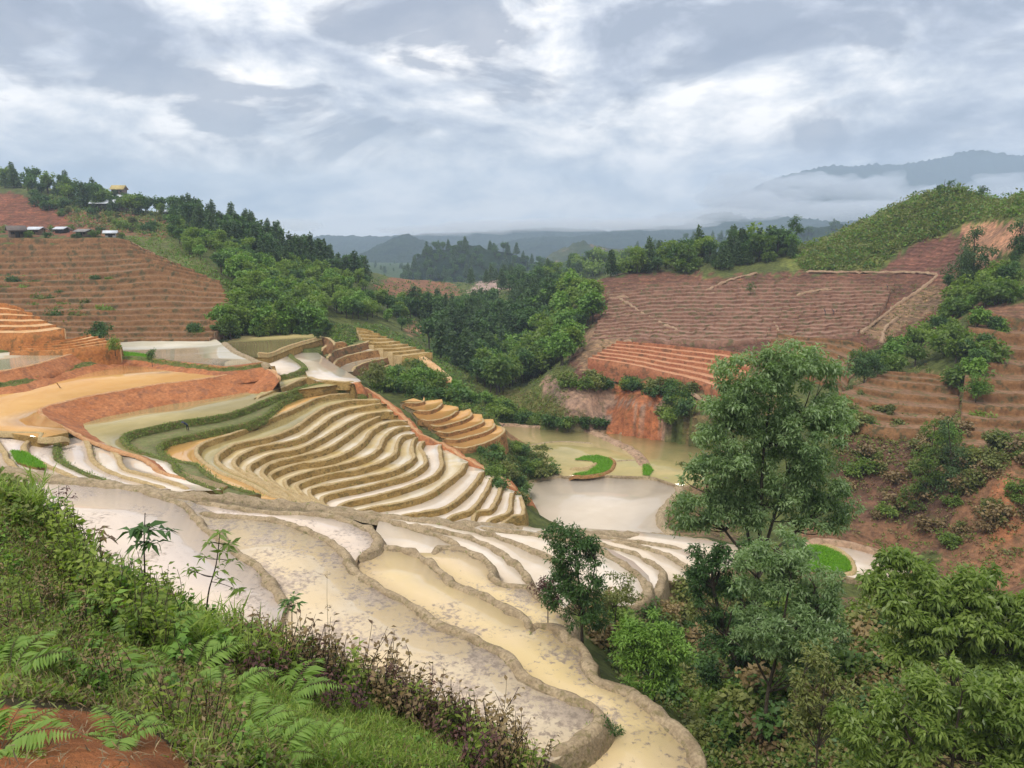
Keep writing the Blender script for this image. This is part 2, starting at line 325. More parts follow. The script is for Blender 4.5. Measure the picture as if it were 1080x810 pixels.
def shelf(levels, names=('terrace_bank', 'paddy_water'), step=STEP, first=None, bw=0.42, side=-1, batter=0.3, sheets=True):
    Ps = [smooth(W(l[1], l[2]), step) for l in levels]
    for k, l in enumerate(levels):
        P = Ps[k]; nz = levels[k + 1][2] if k + 1 < len(levels) else l[2] - 4.5
        h = max(0.5, P[:, 2].mean() - nz)
        if l[0] == 'L0': h = 2.1
        bt = {'L0': 2.0, 'U1': 1.0, 'U1b': 1.0}.get(l[0], batter)
        m1, m2 = ('redlip', 'red') if l[3] == 'red' else (('riser_rim', l[3]))
        if l[3] == 'green': m1 = 'green'
        pr = bank_profile(h, bw=bw, batter=bt)
        ribbon(names[0], P, pr, [M[m1], M[m2]], [0] * 4 + [1] * (len(pr) - 5), seed=k, side=side, wob=0.07)
        if k and sheets:
            out = np.vstack([P, Ps[k - 1][::-1]])
            sheet(names[1], out, l[2], M[l[4]])
    return Ps
PB = shelf(bowl)
# ponds whose far side is a bank above them
sheet('paddy_water', W([(294,399),(284,391),(272,388),(250,394),(200,402),(160,407),(120,414),(90,419),(62,426),(48,430),(44,434),(50,441),(65,449),(72,456),(43,462),(7,456),(-60,448),(-60,405),(40,392),(120,384),(183,386),(250,386),(290,386)], Z0), Z0, M['w_orange'])
up_levels = [('U1', [(-60,396),(0,392),(37,385),(76,374),(95,371,-19.8),(112,371,-20.4),(130,375,-20.95)], -19.5, 'red', 'w_orange'),
             ('U1b', [(-60,412,-20.9),(0,405,-20.9),(18,403,-20.9),(46,395,-20.9),(89,384,-20.9),(115,379,-20.9),(130,377,-20.95),(157,379,-21.1),(183,383,-21.1),(210,386,-21.1),(238,389,-21.2),(262,387,-21.3),(280,384,-21.4)], -20.9, 'red', 'red')]
PU = [smooth(W(l[1], l[2]), STEP) for l in up_levels]
ribbon('terrace_bank', PU[0], bank_profile(1.5, batter=1.2), [M['redlip'], M['red']], [0]*4+[1]*5, seed=31, side=1)
ribbon('terrace_bank', PU[1], bank_profile(1.5, bw=0.9, batter=1.8), [M['green'], M['red']], [0]*5+[1]*4, seed=32, side=1, wob=0.14)
sheet('terrace_shelf', np.vstack([PU[0], W([(157,377),(183,380),(238,386)], -20.95), PU[1][::-1]]), -21.0, M['red'])
sheet('paddy_water', np.vstack([PU[0], W([(118,362),(76,366),(40,369),(0,372),(-60,377)], -19.5)]), -19.52, M['w_clear'])
# pond two and the far one behind the white ponds
z2 = -21.35
sheet('paddy_water', W([(120,377),(157,379),(183,383),(210,386),(238,388),(262,386),(268,381),(262,378),(252,373),(236,364),(228,358),(180,358),(110,362)], z2), z2, M['w_clear'])
sheet('rice_seedlings', W([(114,374),(130,371),(155,374),(160,378),(140,377),(122,376)], z2 + 0.06), z2 + 0.12, M['seed'], clamp=False)
ribbon('dyke', smooth(W([(236,361),(243,367),(250,372),(262,377),(270,381),(284,385)], z2 + 0.1), 0.5), [(-0.9,-0.7),(-0.5,0.1),(0,0.25),(0.5,0.1),(0.9,-0.7)], M['bund'], [0]*4)
z3 = -22.3
sheet('paddy_water', W([(238,362),(250,371),(262,377),(285,377),(312,366),(340,358),(338,352),(250,352)], z3), z3, M['w_olive2'])
ribbon('terrace_bank', smooth(W([(268,372),(285,373),(300,367),(322,360),(341,356),(352,362)], z3), 0.5), bank_profile(1.5, batter=0.9), [M['riser_rim'], M['brown']], [0]*4+[1]*5, side=1)
z4 = -23.3
sheet('paddy_water', W([(255,371),(300,371),(312,378),(320,388),(308,394),(291,396),(286,390),(278,384),(262,380)], z4), z4, M['w_cream'])
ribbon('dyke', smooth(W([(303,372),(309,378),(318,384),(322,389)], z4), 0.5), [(-0.7,-0.5),(-0.4,0.1),(0,0.2),(0.4,0.1),(0.7,-0.5)], M['green'], [0]*4)
ribbon('terrace_bank', smooth(W([(322,388),(313,393),(302,396),(290,397)], z4), 0.5), bank_profile(1.2, bw=0.5, batter=0.5), [M['green']], [0]*9, side=-1, wob=0.15)
z5 = -23.7
sheet('paddy_water', W([(302,372),(335,372),(352,384),(376,398),(381,402),(372,404),(359,402),(335,402),(325,398),(320,388),(310,379)], z5), z5, M['w_cream'])
ribbon('terrace_bank', smooth(W([(378,402),(366,403.5),(350,402.5),(335,401),(322,397)], z5), STEP), bank_profile(0.8), [M['riser_rim'], M['riser']], [0]*4+[1]*5, side=-1)
ribbon('terrace_bank', smooth(W([(335,401),(323,399),(312,403),(301,408),(285,414),(270,420)], -23.9), STEP), bank_profile(0.8), [M['riser_rim'], M['riser']], [0]*4+[1]*5, side=-1)
sheet('paddy_water', W([(335,400),(323,399),(312,403),(301,408),(285,414),(268,420),(290,400),(300,396),(320,394)], -23.9), -23.9, M['w_olive2'])
# small left ponds stepping down beside the gully head
left = [('b0', [(-60,446),(-60,470),(-40,490),(0,515)], -22.3, 'riser', 'w_front'),
        ('b1', [(-8,455),(0,467),(7,477),(11,485),(20,494),(40,510)], -22.4, 'bund', 'w_front'),
        ('b2', [(42,456),(37,457),(32,465),(28,471),(31,479),(50,490),(78,502),(92,510)], -22.65, 'bund', 'w_front'),
        ('b3', [(72,459),(66,461),(62,468),(61,475),(63,484),(74,491),(96,501),(124,512)], -23.0, 'green', 'w_front'),
        ('b4', [(88,459),(94,466),(97,476),(101,486),(111,494),(130,502),(167,512),(180,516)], -23.4, 'bund', 'w_front'),
        ('b5', [(112,468),(120,474),(126,480),(131,491),(137,496),(160,502),(190,511),(205,517)], -23.75, 'bund', 'w_cream')]
shelf(left, bw=0.45)
sheet('paddy_water', W([(110,469),(120,474),(126,480),(131,491),(137,496),(160,502),(190,511),(205,517),(225,517),(200,508),(170,497),(163,490),(144,480),(128,476)], -23.9), -23.95, M['w_cream'])
sheet('paddy_water', W([(160,481),(168,483),(183,488),(190,499),(214,511),(235,517),(215,516),(190,507),(170,498),(160,490),(144,480)], -24.1), -24.08, M['w_cream'], clamp=False)
sheet('rice_seedlings', W([(12,476),(25,477),(42,487),(48,494),(30,491),(18,487)], -22.4), -22.33, M['seed'], clamp=False)
ribbon('dyke', smooth(W([(-60,449),(7,456),(25,456),(43,457),(43,462),(60,461.5),(72,458)], -21.97), STEP), [(-0.3,-0.3),(-0.15,0.06),(0.15,0.06),(0.35,-0.5)], M['riser_rim'], [0]*3)
# ------------------------------------------------------------------ the main dyke between the gully and the near paddies
MAINP = None
mainp = [(-80,484,-21.6),(4,494,-21.8),(60,503,-22.0),(107,509,-22.1),(144,514,-22.2),(169,518,-22.4),(200,521,-22.7),(233,523,-23.1),(267,527,-23.9),(333,533,-25.3),(378,539,-26.3),(440,547,-27.4),(491,552,-28.5),(535,555,-29.8),(578,559,-31.2),(627,561,-33.2),(675,563,-34.8),(720,568,-35.8),(760,574,-36.5)]
MP = smooth(W(mainp), 0.5)
ribbon('dyke', MP, [(-2.6,-6.0),(-1.6,-1.6),(-0.75,-0.15),(-0.5,0.06),(0,0.1),(0.5,0.04),(0.8,-0.2),(1.1,-0.8),(2.2,-5)], [M['bund'], M['wetmud']], [1,1,0,0,0,0,1,1], wob=0.22, seed=3)
# ------------------------------------------------------------------ near paddies falling away to the right: bank faces are on the far side
def far_rim(pts, z, bw=0.8, h=1.2, seed=0, mat='bund', side=-1, wob=0.15, bh=0.24):
    P = smooth(W(pts, z), 0.3); bw = bw * 0.68
    b = bw * 0.5
    pr = [(-b-0.3,-0.3),(-b,0.04),(-b*0.6,bh*0.8),(0,bh),(b*0.6,bh*0.75),(b,0.0),(b+0.25,-h*0.5),(b+0.5,-h-0.5)]
    ribbon('dyke', P, pr, [M[mat], M['wetmud']], [1,0,0,0,0,1,1], wob=wob, seed=seed, side=side); return P
SKIRT = M['bund']
near_close = [(560,812),(490,775),(400,730),(300,705),(200,675),(100,620),(40,560),(0,520)]
def cake(rim, z, mat, close):
    out = W(list(rim) + list(close), z); sheet('paddy_water', out, z, M[mat])
FPr = [(-60,498),(22,503),(67,506),(107,512),(144,518),(169,524),(192,532),(204,544),(212,553),(226,563),(244,577),(258,589),(273,600),(289,620),(300,640)]
cake(FPr, -22.3, 'w_front', [(290,672),(260,668),(200,655),(100,610),(40,550),(0,512),(-60,500)])
far_rim(FPr[4:], -22.3, 1.0, 1.0, 1)
cake([(150,520),(200,528),(233,544),(256,546),(289,548),(316,557),(342,569),(362,582),(369,596),(384,609),(407,624),(440,642),(464,661),(504,677),(530,686),(536,692),(551,712),(578,728),(607,739),(627,748),(631,760),(620,772),(609,780)], -22.8, 'w_mud', [(590,800),(560,812),(490,770),(400,727),(300,690),(240,600)])
far_rim([(206,540),(233,545),(256,546),(289,549),(316,557),(342,569),(362,582),(369,596),(384,609),(407,624),(440,642),(464,661),(504,677),(536,692),(551,712),(578,728),(607,739),(627,748),(631,760),(620,772),(606,782),(590,792),(570,800)], -22.8, 0.95, 0.9, 2)
# small pond between
cake([(200,530),(240,536),(284,541),(333,543),(367,550),(389,558),(398,567),(396,576),(378,586)], -23.3, 'w_front', [(372,596),(362,582),(342,569),(316,557),(289,548),(256,546),(233,544)])
far_rim([(190,527),(240,535),(284,541),(333,543),(367,550),(389,558),(398,567),(396,577),(378,587)], -23.3, 1.0, 0.9, 3)
outer = [(556,657),(572,660),(590,664),(600,674),(617,688),(622,705),(628,717),(645,724),(664,730),(689,748),(711,768),(727,786),(738,812),(742,840)]
F3 = [(374,592),(391,581),(408,579),(424,580),(447,590),(469,606),(478,617),(502,626),(524,637),(544,648),(556,657),(560,668)]
cake(F3 + outer[1:], -23.75, 'w_mud2', [(620,840),(600,800),(609,780),(631,760),(607,739),(551,712),(504,677),(440,642),(384,609)])
far_rim(F3, -23.75, 1.0, 0.9, 4)
far_rim(outer, -23.75, 1.15, 2.2, 5)
z6 = -24.5
F4 = [(452,588),(457,583),(464,578),(476,578),(487,580),(509,590),(519,600),(519,608),(526,616),(540,619),(558,621),(571,632),(593,646),(604,659),(606,670),(598,681),(585,684)]
cake([(440,583)] + F4[1:], z6, 'w_mud2', [(560,668),(544,648),(502,626),(469,606),(447,590)])
far_rim(F4, z6, 0.9, 1.2, 6)
z7 = -25.3
cake([(395,565),(400,548),(424,554),(447,561),(469,568),(487,579)], -24.9, 'w_cream', [(500,590),(470,606),(440,590),(398,576)])
far_rim([(330,541),(370,543),(400,548),(424,554),(447,561),(469,568),(487,579)], -24.9, 0.9, 1.0, 7)
cake([(380,545),(391,548),(436,555),(473,562),(504,571),(527,583),(544,597),(556,609),(558,619)], -25.7, 'w_cream', [(540,622),(519,605),(509,590),(487,578),(440,562),(400,550)])
far_rim([(370,543),(391,548),(436,555),(473,562),(504,571),(527,583),(544,597),(556,609),(559,620)], -25.7, 0.95, 1.3, 8)
cake([(380,541),(447,549),(491,557),(524,567),(553,578),(580,590),(600,604),(610,630)], -27.0, 'w_cream', [(590,645),(560,625),(544,599),(504,572),(436,556)])
far_rim([(395,543),(447,550),(491,558),(524,567),(553,578),(580,590),(602,606),(612,632)], -27.0, 1.0, 1.6, 9)
cake([(500,553),(560,560),(610,569),(645,580),(668,592),(684,607),(688,622),(680,633),(667,638)], -28.8, 'w_cream', [(630,640),(600,610),(570,590),(530,573),(500,562)])
far_rim([(500,556),(560,564),(610,573),(640,585),(664,600),(680,614),(683,627),(676,635),(664,637)], -28.8, 1.1, 1.5, 10)
cake([(520,553),(600,560),(631,573),(662,581),(687,593),(699,604),(697,618),(690,632)], -30.2, 'w_cream', [(675,636),(684,620),(668,600),(638,585),(600,573),(540,562)])
far_rim([(560,560),(600,567),(631,574),(662,582),(687,594),(699,604),(696,618),(691,632)], -30.2, 1.0, 3.0, 11)
cake([(600,563),(640,569),(667,574),(698,584),(716,593),(728,604),(730,614)], -31.4, 'w_cream', [(700,612),(694,600),(662,580),(631,572)])
far_rim([(640,570),(667,575),(698,584),(716,593),(730,604),(740,616)], -31.4, 1.0, 2.0, 12)
cake([(600,559),(627,564),(658,568),(689,573),(720,579),(745,590),(760,602)], -32.6, 'w_cream', [(735,612),(716,594),(690,581),(660,573)])
far_rim([(600,562),(627,565.5),(658,570),(689,574.5),(725,580)], -32.6, 0.9, 2.0, 13)
cake([(600,556),(675,561),(720,566),(790,577),(800,592)], -34.6, 'w_cream', [(760,600),(725,581),(690,574),(640,567)])
# ------------------------------------------------------------------ valley floor
zv = -42.0
bigp = [(553,512),(568,506),(600,503),(640,503),(680,505),(702,508),(714,513),(716,519),(706,530),(698,543),(700,556),(706,562),(640,572),(560,560)]
sheet('pond_water', W(bigp, zv), zv, M['w_big'] if 'w_big' in M else M['w_cream'])
ribbon('dyke', smooth(W([(545,512),(568,505),(600,502),(640,502),(680,504),(704,507),(716,513),(717,520),(706,531),(698,543),(700,556),(712,566)], zv + 0.05), 0.5), [(-1.0,-0.6),(-0.5,0.15),(0,0.4),(0.6,0.25),(1.2,-0.6)], M['bund'], [0]*4, wob=0.15)
sheet('paddy_water', W([(528,449),(560,451),(600,455),(640,456),(690,463),(722,468),(760,478),(790,492),(790,510),(716,512),(690,503),(640,501),(595,502),(560,490),(540,470)], zv + 0.5), zv + 0.5, M['w_olive2'])
ribbon('path', smooth(W([(622,454),(636,460),(650,467),(665,474),(675,482),(681,492)], zv + 0.6), 0.6), [(-1.6,-0.6),(-0.9,0.15),(0,0.3),(0.9,0.15),(1.6,-0.6)], M['browntread'], [0]*4, wob=0.2)
for pl in ([(556,470),(590,466),(628,468)], [(645,487),(675,485)]):
    ribbon('dyke', smooth(W(pl, zv + 0.5), 0.6), [(-0.3,-0.2),(-0.1,0.15),(0.1,0.15),(0.3,-0.2)], M['bund'], [0]*3)
ribbon('dyke', smooth(W([(520,447),(560,450),(600,453),(640,455),(690,461),(722,466),(760,476),(800,490)], zv + 0.6), 0.6), [(-0.9,-0.6),(-0.4,0.25),(0.4,0.3),(0.9,-0.4)], M['browntread'], [0]*3, wob=0.2)
sheet('rice_seedlings', W([(606,485),(616,481),(630,480),(642,483),(648,488),(645,495),(634,501),(612,503),(604,500),(620,497),(629,491),(624,486)], zv + 0.62), zv + 0.62, M['seed'], clamp=False)
ribbon('dyke', smooth(W([(600,494),(616,494),(627,490),(628,487)], zv + 0.75), 0.5), [(-0.3,-0.2),(-0.1,0.25),(0.3,0.2),(0.5,-0.3)], M['riser_rim'], [0]*3)
ribbon('dyke', smooth(W([(600,503),(620,503),(640,499),(647,493),(648,487),(640,482)], zv + 0.6), 0.5), [(-0.3,-0.2),(-0.1,0.3),(0.3,0.25),(0.7,-0.6)], M['rust'], [0]*3, side=-1)
sheet('rice_seedlings', W([(678,490),(684,489),(689,496),(685,502),(678,501)], zv + 0.62), zv + 0.64, M['seed'], clamp=False)
# pale strip and seedling bed at the foot of the right-hand cliff
zr = -38.2
sheet('paddy_water', W([(838,572),(868,571),(895,576),(920,583),(950,592),(960,606),(930,614),(912,612),(860,600),(820,590)], zr), zr, M['w_cream'])
sheet('rice_seedlings', W([(855,575),(868,576),(885,583),(896,592),(897,602),(886,604),(860,604),(830,596),(835,580)], zr + 0.1), zr + 0.12, M['seed'], clamp=False)
ribbon('dyke', smooth(W([(862,573),(880,578),(894,587),(900,596),(899,604),(886,606)], zr + 0.1), 0.4), [(-0.35,-0.1),(-0.15,0.2),(0.2,0.2),(0.4,-0.2)], M['riser_rim'], [0]*3, wob=0.05)
ribbon('dyke', smooth(W([(850,570),(880,571),(910,577),(940,586),(965,596)], zr + 0.3), 0.5), [(-0.9,-0.6),(-0.5,0.1),(0,0.25),(0.5,0.1),(0.9,-0.6)], M['browntread'], [0]*4, wob=0.1)
# ------------------------------------------------------------------ dry or far terraces: stair meshes
def stair(name, curves, mt, mb, lean=0.35, step=1.0, n=90, lip=0.12, seed=0, jit=0.25, dep=2.2, mf=None):
    """curves: list (top first) of [(u,v,Y)...]; treads run from each rim back to the foot of the one above"""
    R = []
    for c in curves:
        P = np.array([PY(*p) for p in c]); Q = smooth(P, 1.0)
        d = np.r_[0, np.cumsum(np.linalg.norm(np.diff(Q, axis=0), axis=1))]; s = np.linspace(0, d[-1], n)
        R.append(np.stack([np.interp(s, d, Q[:, k]) for k in range(3)], 1))
    rows, mi = [], []
    for k, P in enumerate(R):
        w_ = fbm(np.arange(n) * 0.23, np.full(n, k * 1.7 + seed), 5) * jit
        P = P + np.stack([w_ * 0, w_, w_ * 0.15], 1); R[k] = P
    for k, P in enumerate(R):
        below = R[k + 1][:, 2] if k + 1 < len(R) else P[:, 2] - 4.0
        nx = R[k + 1] if k + 1 < len(R) else P + np.array([0, -3, 0])
        d = nx[:, :2] - P[:, :2]; dl = np.linalg.norm(d, axis=1)[:, None] + 1e-6; d = d / dl
        h = np.maximum(P[:, 2] - below, 0.2)
        back = P.copy(); back[:, :2] -= d * 0.35; back[:, 2] -= 0.05
        rows += [back, P + [0, 0, lip]]; mi += [0, 0]
        for f in (0.35, 0.7):
            q = P.copy(); q[:, :2] += d * np.minimum(h[:, None] * lean * f, dl * 0.8 * f); q[:, 2] -= h * f; rows.append(q); mi.append(1)
        q = P.copy(); q[:, :2] += d * np.minimum(h[:, None] * lean, dl * 0.8); q[:, 2] = below - 0.02; rows.append(q); mi.append(1)
    V = np.stack(rows, 0); m = len(rows); V = np.concatenate([V[:, :1] - [0, 0, 3.5], V, V[:, -1:] - [0, 0, 3.5]], 1); n = n + 2      # ends run into the slope
    i = np.arange(m - 1)[:, None] * n + np.arange(n - 1)[None, :]
    Fq = np.stack([i, i + n, i + n + 1, i + 1], -1).reshape(-1, 4)
    mm = []
    for r in range(m - 1):
        ph = r % 5
        mm += [{0: 0, 4: 2}.get(ph, 1)] * (n - 1)
    me = mesh_np(name, V.reshape(-1, 3), Fq, [M[mt], M[mb], M[mf] if mf else (M['flatsoil'] if mt == 'browntread' else M[mt])], mm)
    tag(obj(name, me), kind='structure')
    top, bot = R[0], R[-1]
    CLAMPS2.append(R); DEP.append(dep)
    return R
CLAMPS2 = []; DEP = []
def lerpc(a, b, t):
    return [tuple(np.array(p) * (1 - t) + np.array(q) * t) for p, q in zip(a, b)]
def key(curves, counts):
    out = []
    for (a, b), c in zip(zip(curves[:-1], curves[1:]), counts):
        out += [lerpc(a, b, k / c) for k in range(c)]
    return out + [curves[-1]]
# left hill, brown-red terraces
stair('terraced_hillside', key([
  [(-120,250,232),(0,251,232),(60,252,230),(110,251,228),(128,252,226),(140,256,222),(150,262,215)],
  [(-120,290,190),(0,292,190),(70,290,190),(120,288,190),(165,284,192),(200,290,190),(232,296,186)],
  [(-120,328,160),(0,329,160),(70,328,160),(120,328,160),(170,326,161),(210,326,161),(246,325,160)],
  [(-120,364,141),(0,364,141),(70,364,141),(120,364,141),(165,364,141),(195,364,141),(215,364,141)]], [6, 6, 6]),
  'browntread', 'brown', seed=1, n=160, jit=0.5)
# orange terraces lower left
stair('terraced_slope', key([
  [(-80,318,142),(0,320,140),(12,322,139),(26,326,137)],
  [(-80,353,122),(0,352,121),(40,351,121),(68,347,123)]], [5]), 'orangetread', 'orangebank', seed=2, n=60, jit=0.35, step=.5)
stair('terraced_slope', key([
  [(30,361,121),(55,360,121),(80,357,122),(96,353,124)],
  [(10,371,117),(60,370,117),(100,365,119),(126,361,122)]], [4]), 'orangetread', 'orangebank', seed=3, n=50, jit=0.3)
# right hill, red furrowed terraces
stair('terraced_slope', key([
  [(650,360,176),(680,362,174),(720,366,170),(760,370,166),(800,375,162)],
  [(620,378,166),(660,384,162),(700,393,156),(730,400,151),(775,414,143)]], [6]), 'redtread', 'redbank', seed=4, n=90, jit=0.4)
# right hill, the broad dusty slope in low dry steps
stair('terraced_hillside', key([
  [(648,304,238),(700,299,234),(760,297,230),(850,296,222),(945,296,212)],
  [(632,335,205),(700,330,202),(770,330,197),(850,328,192),(930,324,190)],
  [(622,360,185),(660,357,182),(720,359,175),(800,358,171),(905,352,170)]], [8, 7]), 'ledge', 'mauve', seed=14, n=170, jit=1.8, dep=0.5, lip=0.05, mf='mauveflat')
# right hill arcs beside the tall tree
stair('terraced_slope', key([
  [(820,352,170),(848,356,168),(880,358,167),(905,362,166),(915,368,162)],
  [(800,370,160),(840,370,160),(862,375,158),(885,386,152),(895,400,146)],
  [(800,398,146),(840,392,149),(862,400,145),(880,412,140),(890,425,134)]], [3, 2]), 'browntread', 'brown', seed=5, n=60, jit=0.4)
stair('terraced_slope', key([
  [(935,392,136),(950,393,135),(975,394,134),(1000,398,132)],
  [(915,399,133),(940,403,131),(975,406,129),(1012,410,127)],
  [(885,414,127),(915,424,123),(960,429,121),(1012,433,119)],
  [(880,430,121),(905,445,116),(940,452,114),(990,452,114)]], [2, 2, 2]), 'browntread', 'brown', seed=6, n=60, jit=0.4)
stair('terraced_slope', key([
  [(1022,330,151),(1040,330,150),(1065,335,148),(1090,338,146),(1140,340,146)],
  [(1018,398,123),(1035,400,122),(1060,402,122),(1090,402,122),(1140,404,122)],
  [(1014,468,105),(1030,470,104),(1060,472,104),(1090,474,104),(1140,476,104)]], [4, 5]), 'browntread', 'brown', seed=7, n=60, jit=0.8)
# lower rim terraces beyond the spine, wet
def fan2(rows, name='terraced_slope', mt='w_orange', mb='rust', n=50, jit=0.15, seed=8, **k):
    return stair(name, rows, mt, mb, n=n, jit=jit, seed=seed, **k)
s_r = [([(424,424),(434,425.5),(446,424),(448,421)],-29.48),
       ([(436,432),(448,434),(458,432),(466,427),(467,424)],-30.02),
       ([(440,441),(452,444),(466,442),(478,437),(484,432)],-30.57),
       ([(450,447),(462,450),(476,447),(490,443),(498,438),(497,434)],-31.12),
       ([(458,454),(470,457),(486,454),(502,449),(510,445),(509,440)],-31.66),
       ([(466,462),(480,464),(498,460),(512,456),(522,450),(521,445)],-32.21),
       ([(474,470),(488,473),(506,469),(522,463),(532,456),(531,451),(522,448)],-32.75)]
Ps = [smooth(W(c, z), 0.4) for c, z in s_r]
for k, (c, z) in enumerate(s_r):
    h = 0.6 if k < 6 else 3.0
    ribbon('terrace_bank', Ps[k], bank_profile(h, bw=0.35, bh=0.1, batter=0.15), [M['riser_rim'], M['rust']], [0]*4+[1]*5, seed=40 + k, side=1, wob=0.06)
    c0 = s_r[k - 1][0] if k else [(424,422),(436,419),(448,421)]
    far = {0: [(448,421),(438,418),(424,421)], 6: [(531,451),(522,446),(509,440)]}.get(k, None)
    out = np.vstack([Ps[k], W([(c[-1][0] - 1, c[-1][1] - 3), (c0[-1][0] - 2, c0[-1][1] + 2), (c0[len(c0)//2][0], c0[len(c0)//2][1] + 1), (c0[0][0] - 2, c0[0][1] + 2)], z)])
    sheet('paddy_water', out, z, M['w_orange'])
# upper terraces beyond the white ponds
s_u = [([(340,368),(352,362),(366,360)],-23.3),
       ([(346,378),(354,370),(368,366),(388,361),(390,358)],-24.5),
       ([(352,388),(356,380),(368,375),(388,371),(408,368),(409,364)],-25.9),
       ([(372,392),(378,386),(392,381),(408,378),(424,373),(424,369)],-27.3),
       ([(385,393),(402,388),(420,383),(436,378),(437,373)],-28.7),
       ([(398,397),(420,393),(440,388),(452,385),(450,378)],-30.1)]
Ps = [smooth(W(c, z), 0.5) for c, z in s_u]
for k, (c, z) in enumerate(s_u):
    ribbon('terrace_bank', Ps[k], bank_profile(1.45 if k < 5 else 4, bw=0.5, bh=0.15, batter=0.35), [M['riser_rim'], M['brown'] if k % 2 else M['rust']], [0]*4+[1]*5, seed=50 + k, side=1, wob=0.1)
    if k:
        c0 = s_u[k - 1][0]
        sheet('paddy_water', np.vstack([Ps[k], W([(c[-1][0] - 1, c[-1][1] - 3)], z), W([(p[0], p[1] + 5) for p in c0[::-1]], z)]), z, M['w_clear'] if k > 1 else M['greenflat'])
stair('terraced_slope', key([
  [(376,346,172),(384,347,172),(394,350,170)],
  [(384,361,164),(405,362,163),(422,360,165)],
  [(424,376,157),(440,374,158),(456,372,160)]], [4, 4]), 'riser_rim', 'riser', seed=9, n=30, jit=0.2)
stair('terraced_slope', key([
  [(452,392,150),(458,390,151),(464,388,152)],
  [(456,405,143),(466,403,144),(472,401,145)]], [3]), 'orangetread', 'rust', seed=10, n=20, jit=0.1)
ribbon('water_channel', smooth(np.array([PY(436,371,162),PY(450,380,156),PY(462,389,150),PY(476,401,145)]), 1), [(-0.9,-0.5),(-0.6,0.1),(0.6,0.1),(0.9,-0.5)], M['orangetread'], [0]*3)
sheet('paddy_water', np.array([PZ(u, v, -34) for u, v in [(438,373),(450,371),(462,374),(452,377)]]), -34, M['w_clear'], clamp=False)
# the red spine path
spine = [(372,401,-23.20),(384,409,-24.80),(395,416,-25.89),(406,424,-26.98),(415,432,-27.68),(424,440,-28.54),(432,448,-29.32),(441,457,-30.18),(452,463,-31.04),(470,470,-31.97),(484,480,-32.60),(498,488,-33.07),(514,496,-33.85),(528,504,-35.41),(545,517,-36.50),(556,530,-41)]
SPN = smooth(W(spine), 0.5)
ribbon('path', SPN, [(-3.5,-4.5),(-1.8,-1.4),(-1.0,-0.15),(-0.35,0.15),(0.35,0.15),(0.9,-0.1),(1.8,-1.6),(3.0,-4.0)], [M['red'], M['redlip'], M['green']], [2,0,0,1,0,0,2], wob=0.25)
# ------------------------------------------------------------------ the ground: one sheet to the horizon
ctl = []
def cp(*a):
    for u, v, Y in a: ctl.append(PY(u, v, Y))
def cx(*a):
    for p in a: ctl.append(np.array(p, float))
cp((0,810,4.5),(150,810,5),(300,810,7),(450,810,9.5),(560,815,12),(0,505,16),(60,542,15),(100,602,14),(200,655,13.5),(300,692,13),(400,718,13.5),(500,768,14),(570,803,14),
   (100,720,8),(0,650,9),(250,760,8),(400,780,10),(0,580,12),(-200,450,18),(-200,650,9),(-200,810,4.5),(-200,540,13))
cx((0,1.5,-2.2),(-2,1.5,-1.9),(2,1.5,-2.7),(1.5,4,-4.2),(0,.8,-1.9),(-1,.8,-1.8),(1,.8,-2.1),
   (-6,22,-14.5),(-10,22,-14.2),(-20,26,-14),(-20,34,-21),(-10,30,-20),(-8,35,-23),(0,20,-15.8),(0,27,-21.8),(6,18,-15.5),(6,25,-22),(3,29,-23.5),(-20,20,-10),(-35,35,-15),(-35,45,-21),(-45,60,-21),
   (6,8,-8.5),(10,12,-12.5),(14,20,-18.5),(25,25,-18.5),(30,35,-22),(15,33,-24.5),(11,32,-27),(13,40,-29),(11,50,-32),(9,45,-30),(14,58,-33.5),(19,62,-35.5),(24,50,-28),(14,40,-27),(22,70,-37),(30,65,-34),
   (40,84,-39),(45,60,-29),(60,60,-26),(20,10,-10),(40,20,-12))
cp((1000,600,85),(1080,610,80),(1000,560,92),(1000,490,100),(900,480,112),(900,555,99),(860,565,92),(1080,480,95),(1200,500,80),(900,520,106),(960,520,102),(960,570,95),
   (1080,430,108),(1000,440,122),(900,440,128),(1030,400,130),(1080,330,150),(1000,330,180),(1060,250,190),(1080,212,200),(1000,200,240),(1000,250,220),(1000,290,200),(1200,200,190),(1200,400,110),(1040,215,225),
   (620,400,160),(700,405,155),(800,420,142),(620,350,195),(700,350,182),(800,350,172),(900,350,170),(620,300,250),(700,292,250),(800,288,235),(900,288,225),(950,330,190),(960,380,150),(850,330,190),
   (830,262,270),(880,247,270),(940,216,258),(770,270,290),(700,280,290),(740,276,290),(960,260,225),(900,250,245),
   (570,402,168),(600,425,155),(680,425,148),(600,398,165),(710,440,145),(540,430,165),(560,445,162),(640,448,157),(700,452,150),(780,462,140),(590,410,160),(690,432,149),
   (780,560,99),(740,540,104),(770,500,117),(800,560,96),
   (500,400,195),(540,375,230),(540,335,320),(480,335,300),(480,305,420),(560,305,420),(440,295,460),(420,310,380),(600,295,400),(650,276,480),(560,410,185),(590,385,190),(600,370,200),
   (480,375,230),(400,335,230),(400,305,300),(350,305,250),(300,335,185),(350,345,190),(330,355,160),(240,358,142),(300,355,150),(370,360,185),(440,365,200),(470,390,190),
   (400,400,150),(440,415,140),(480,420,140),(520,435,140),(560,470,128),(545,500,118),(580,500,124),(540,535,100),
   (0,190,440),(-250,170,440),(100,213,410),(200,232,385),(250,246,390),(300,261,390),(380,283,420),(0,240,330),(100,243,300),(240,262,250),(250,300,200),(240,350,155),(0,250,240),
   (0,362,142),(120,362,142),(0,300,180),(-200,300,180),(-200,240,300),(40,205,370),(150,255,240),(300,300,230),(200,270,235))
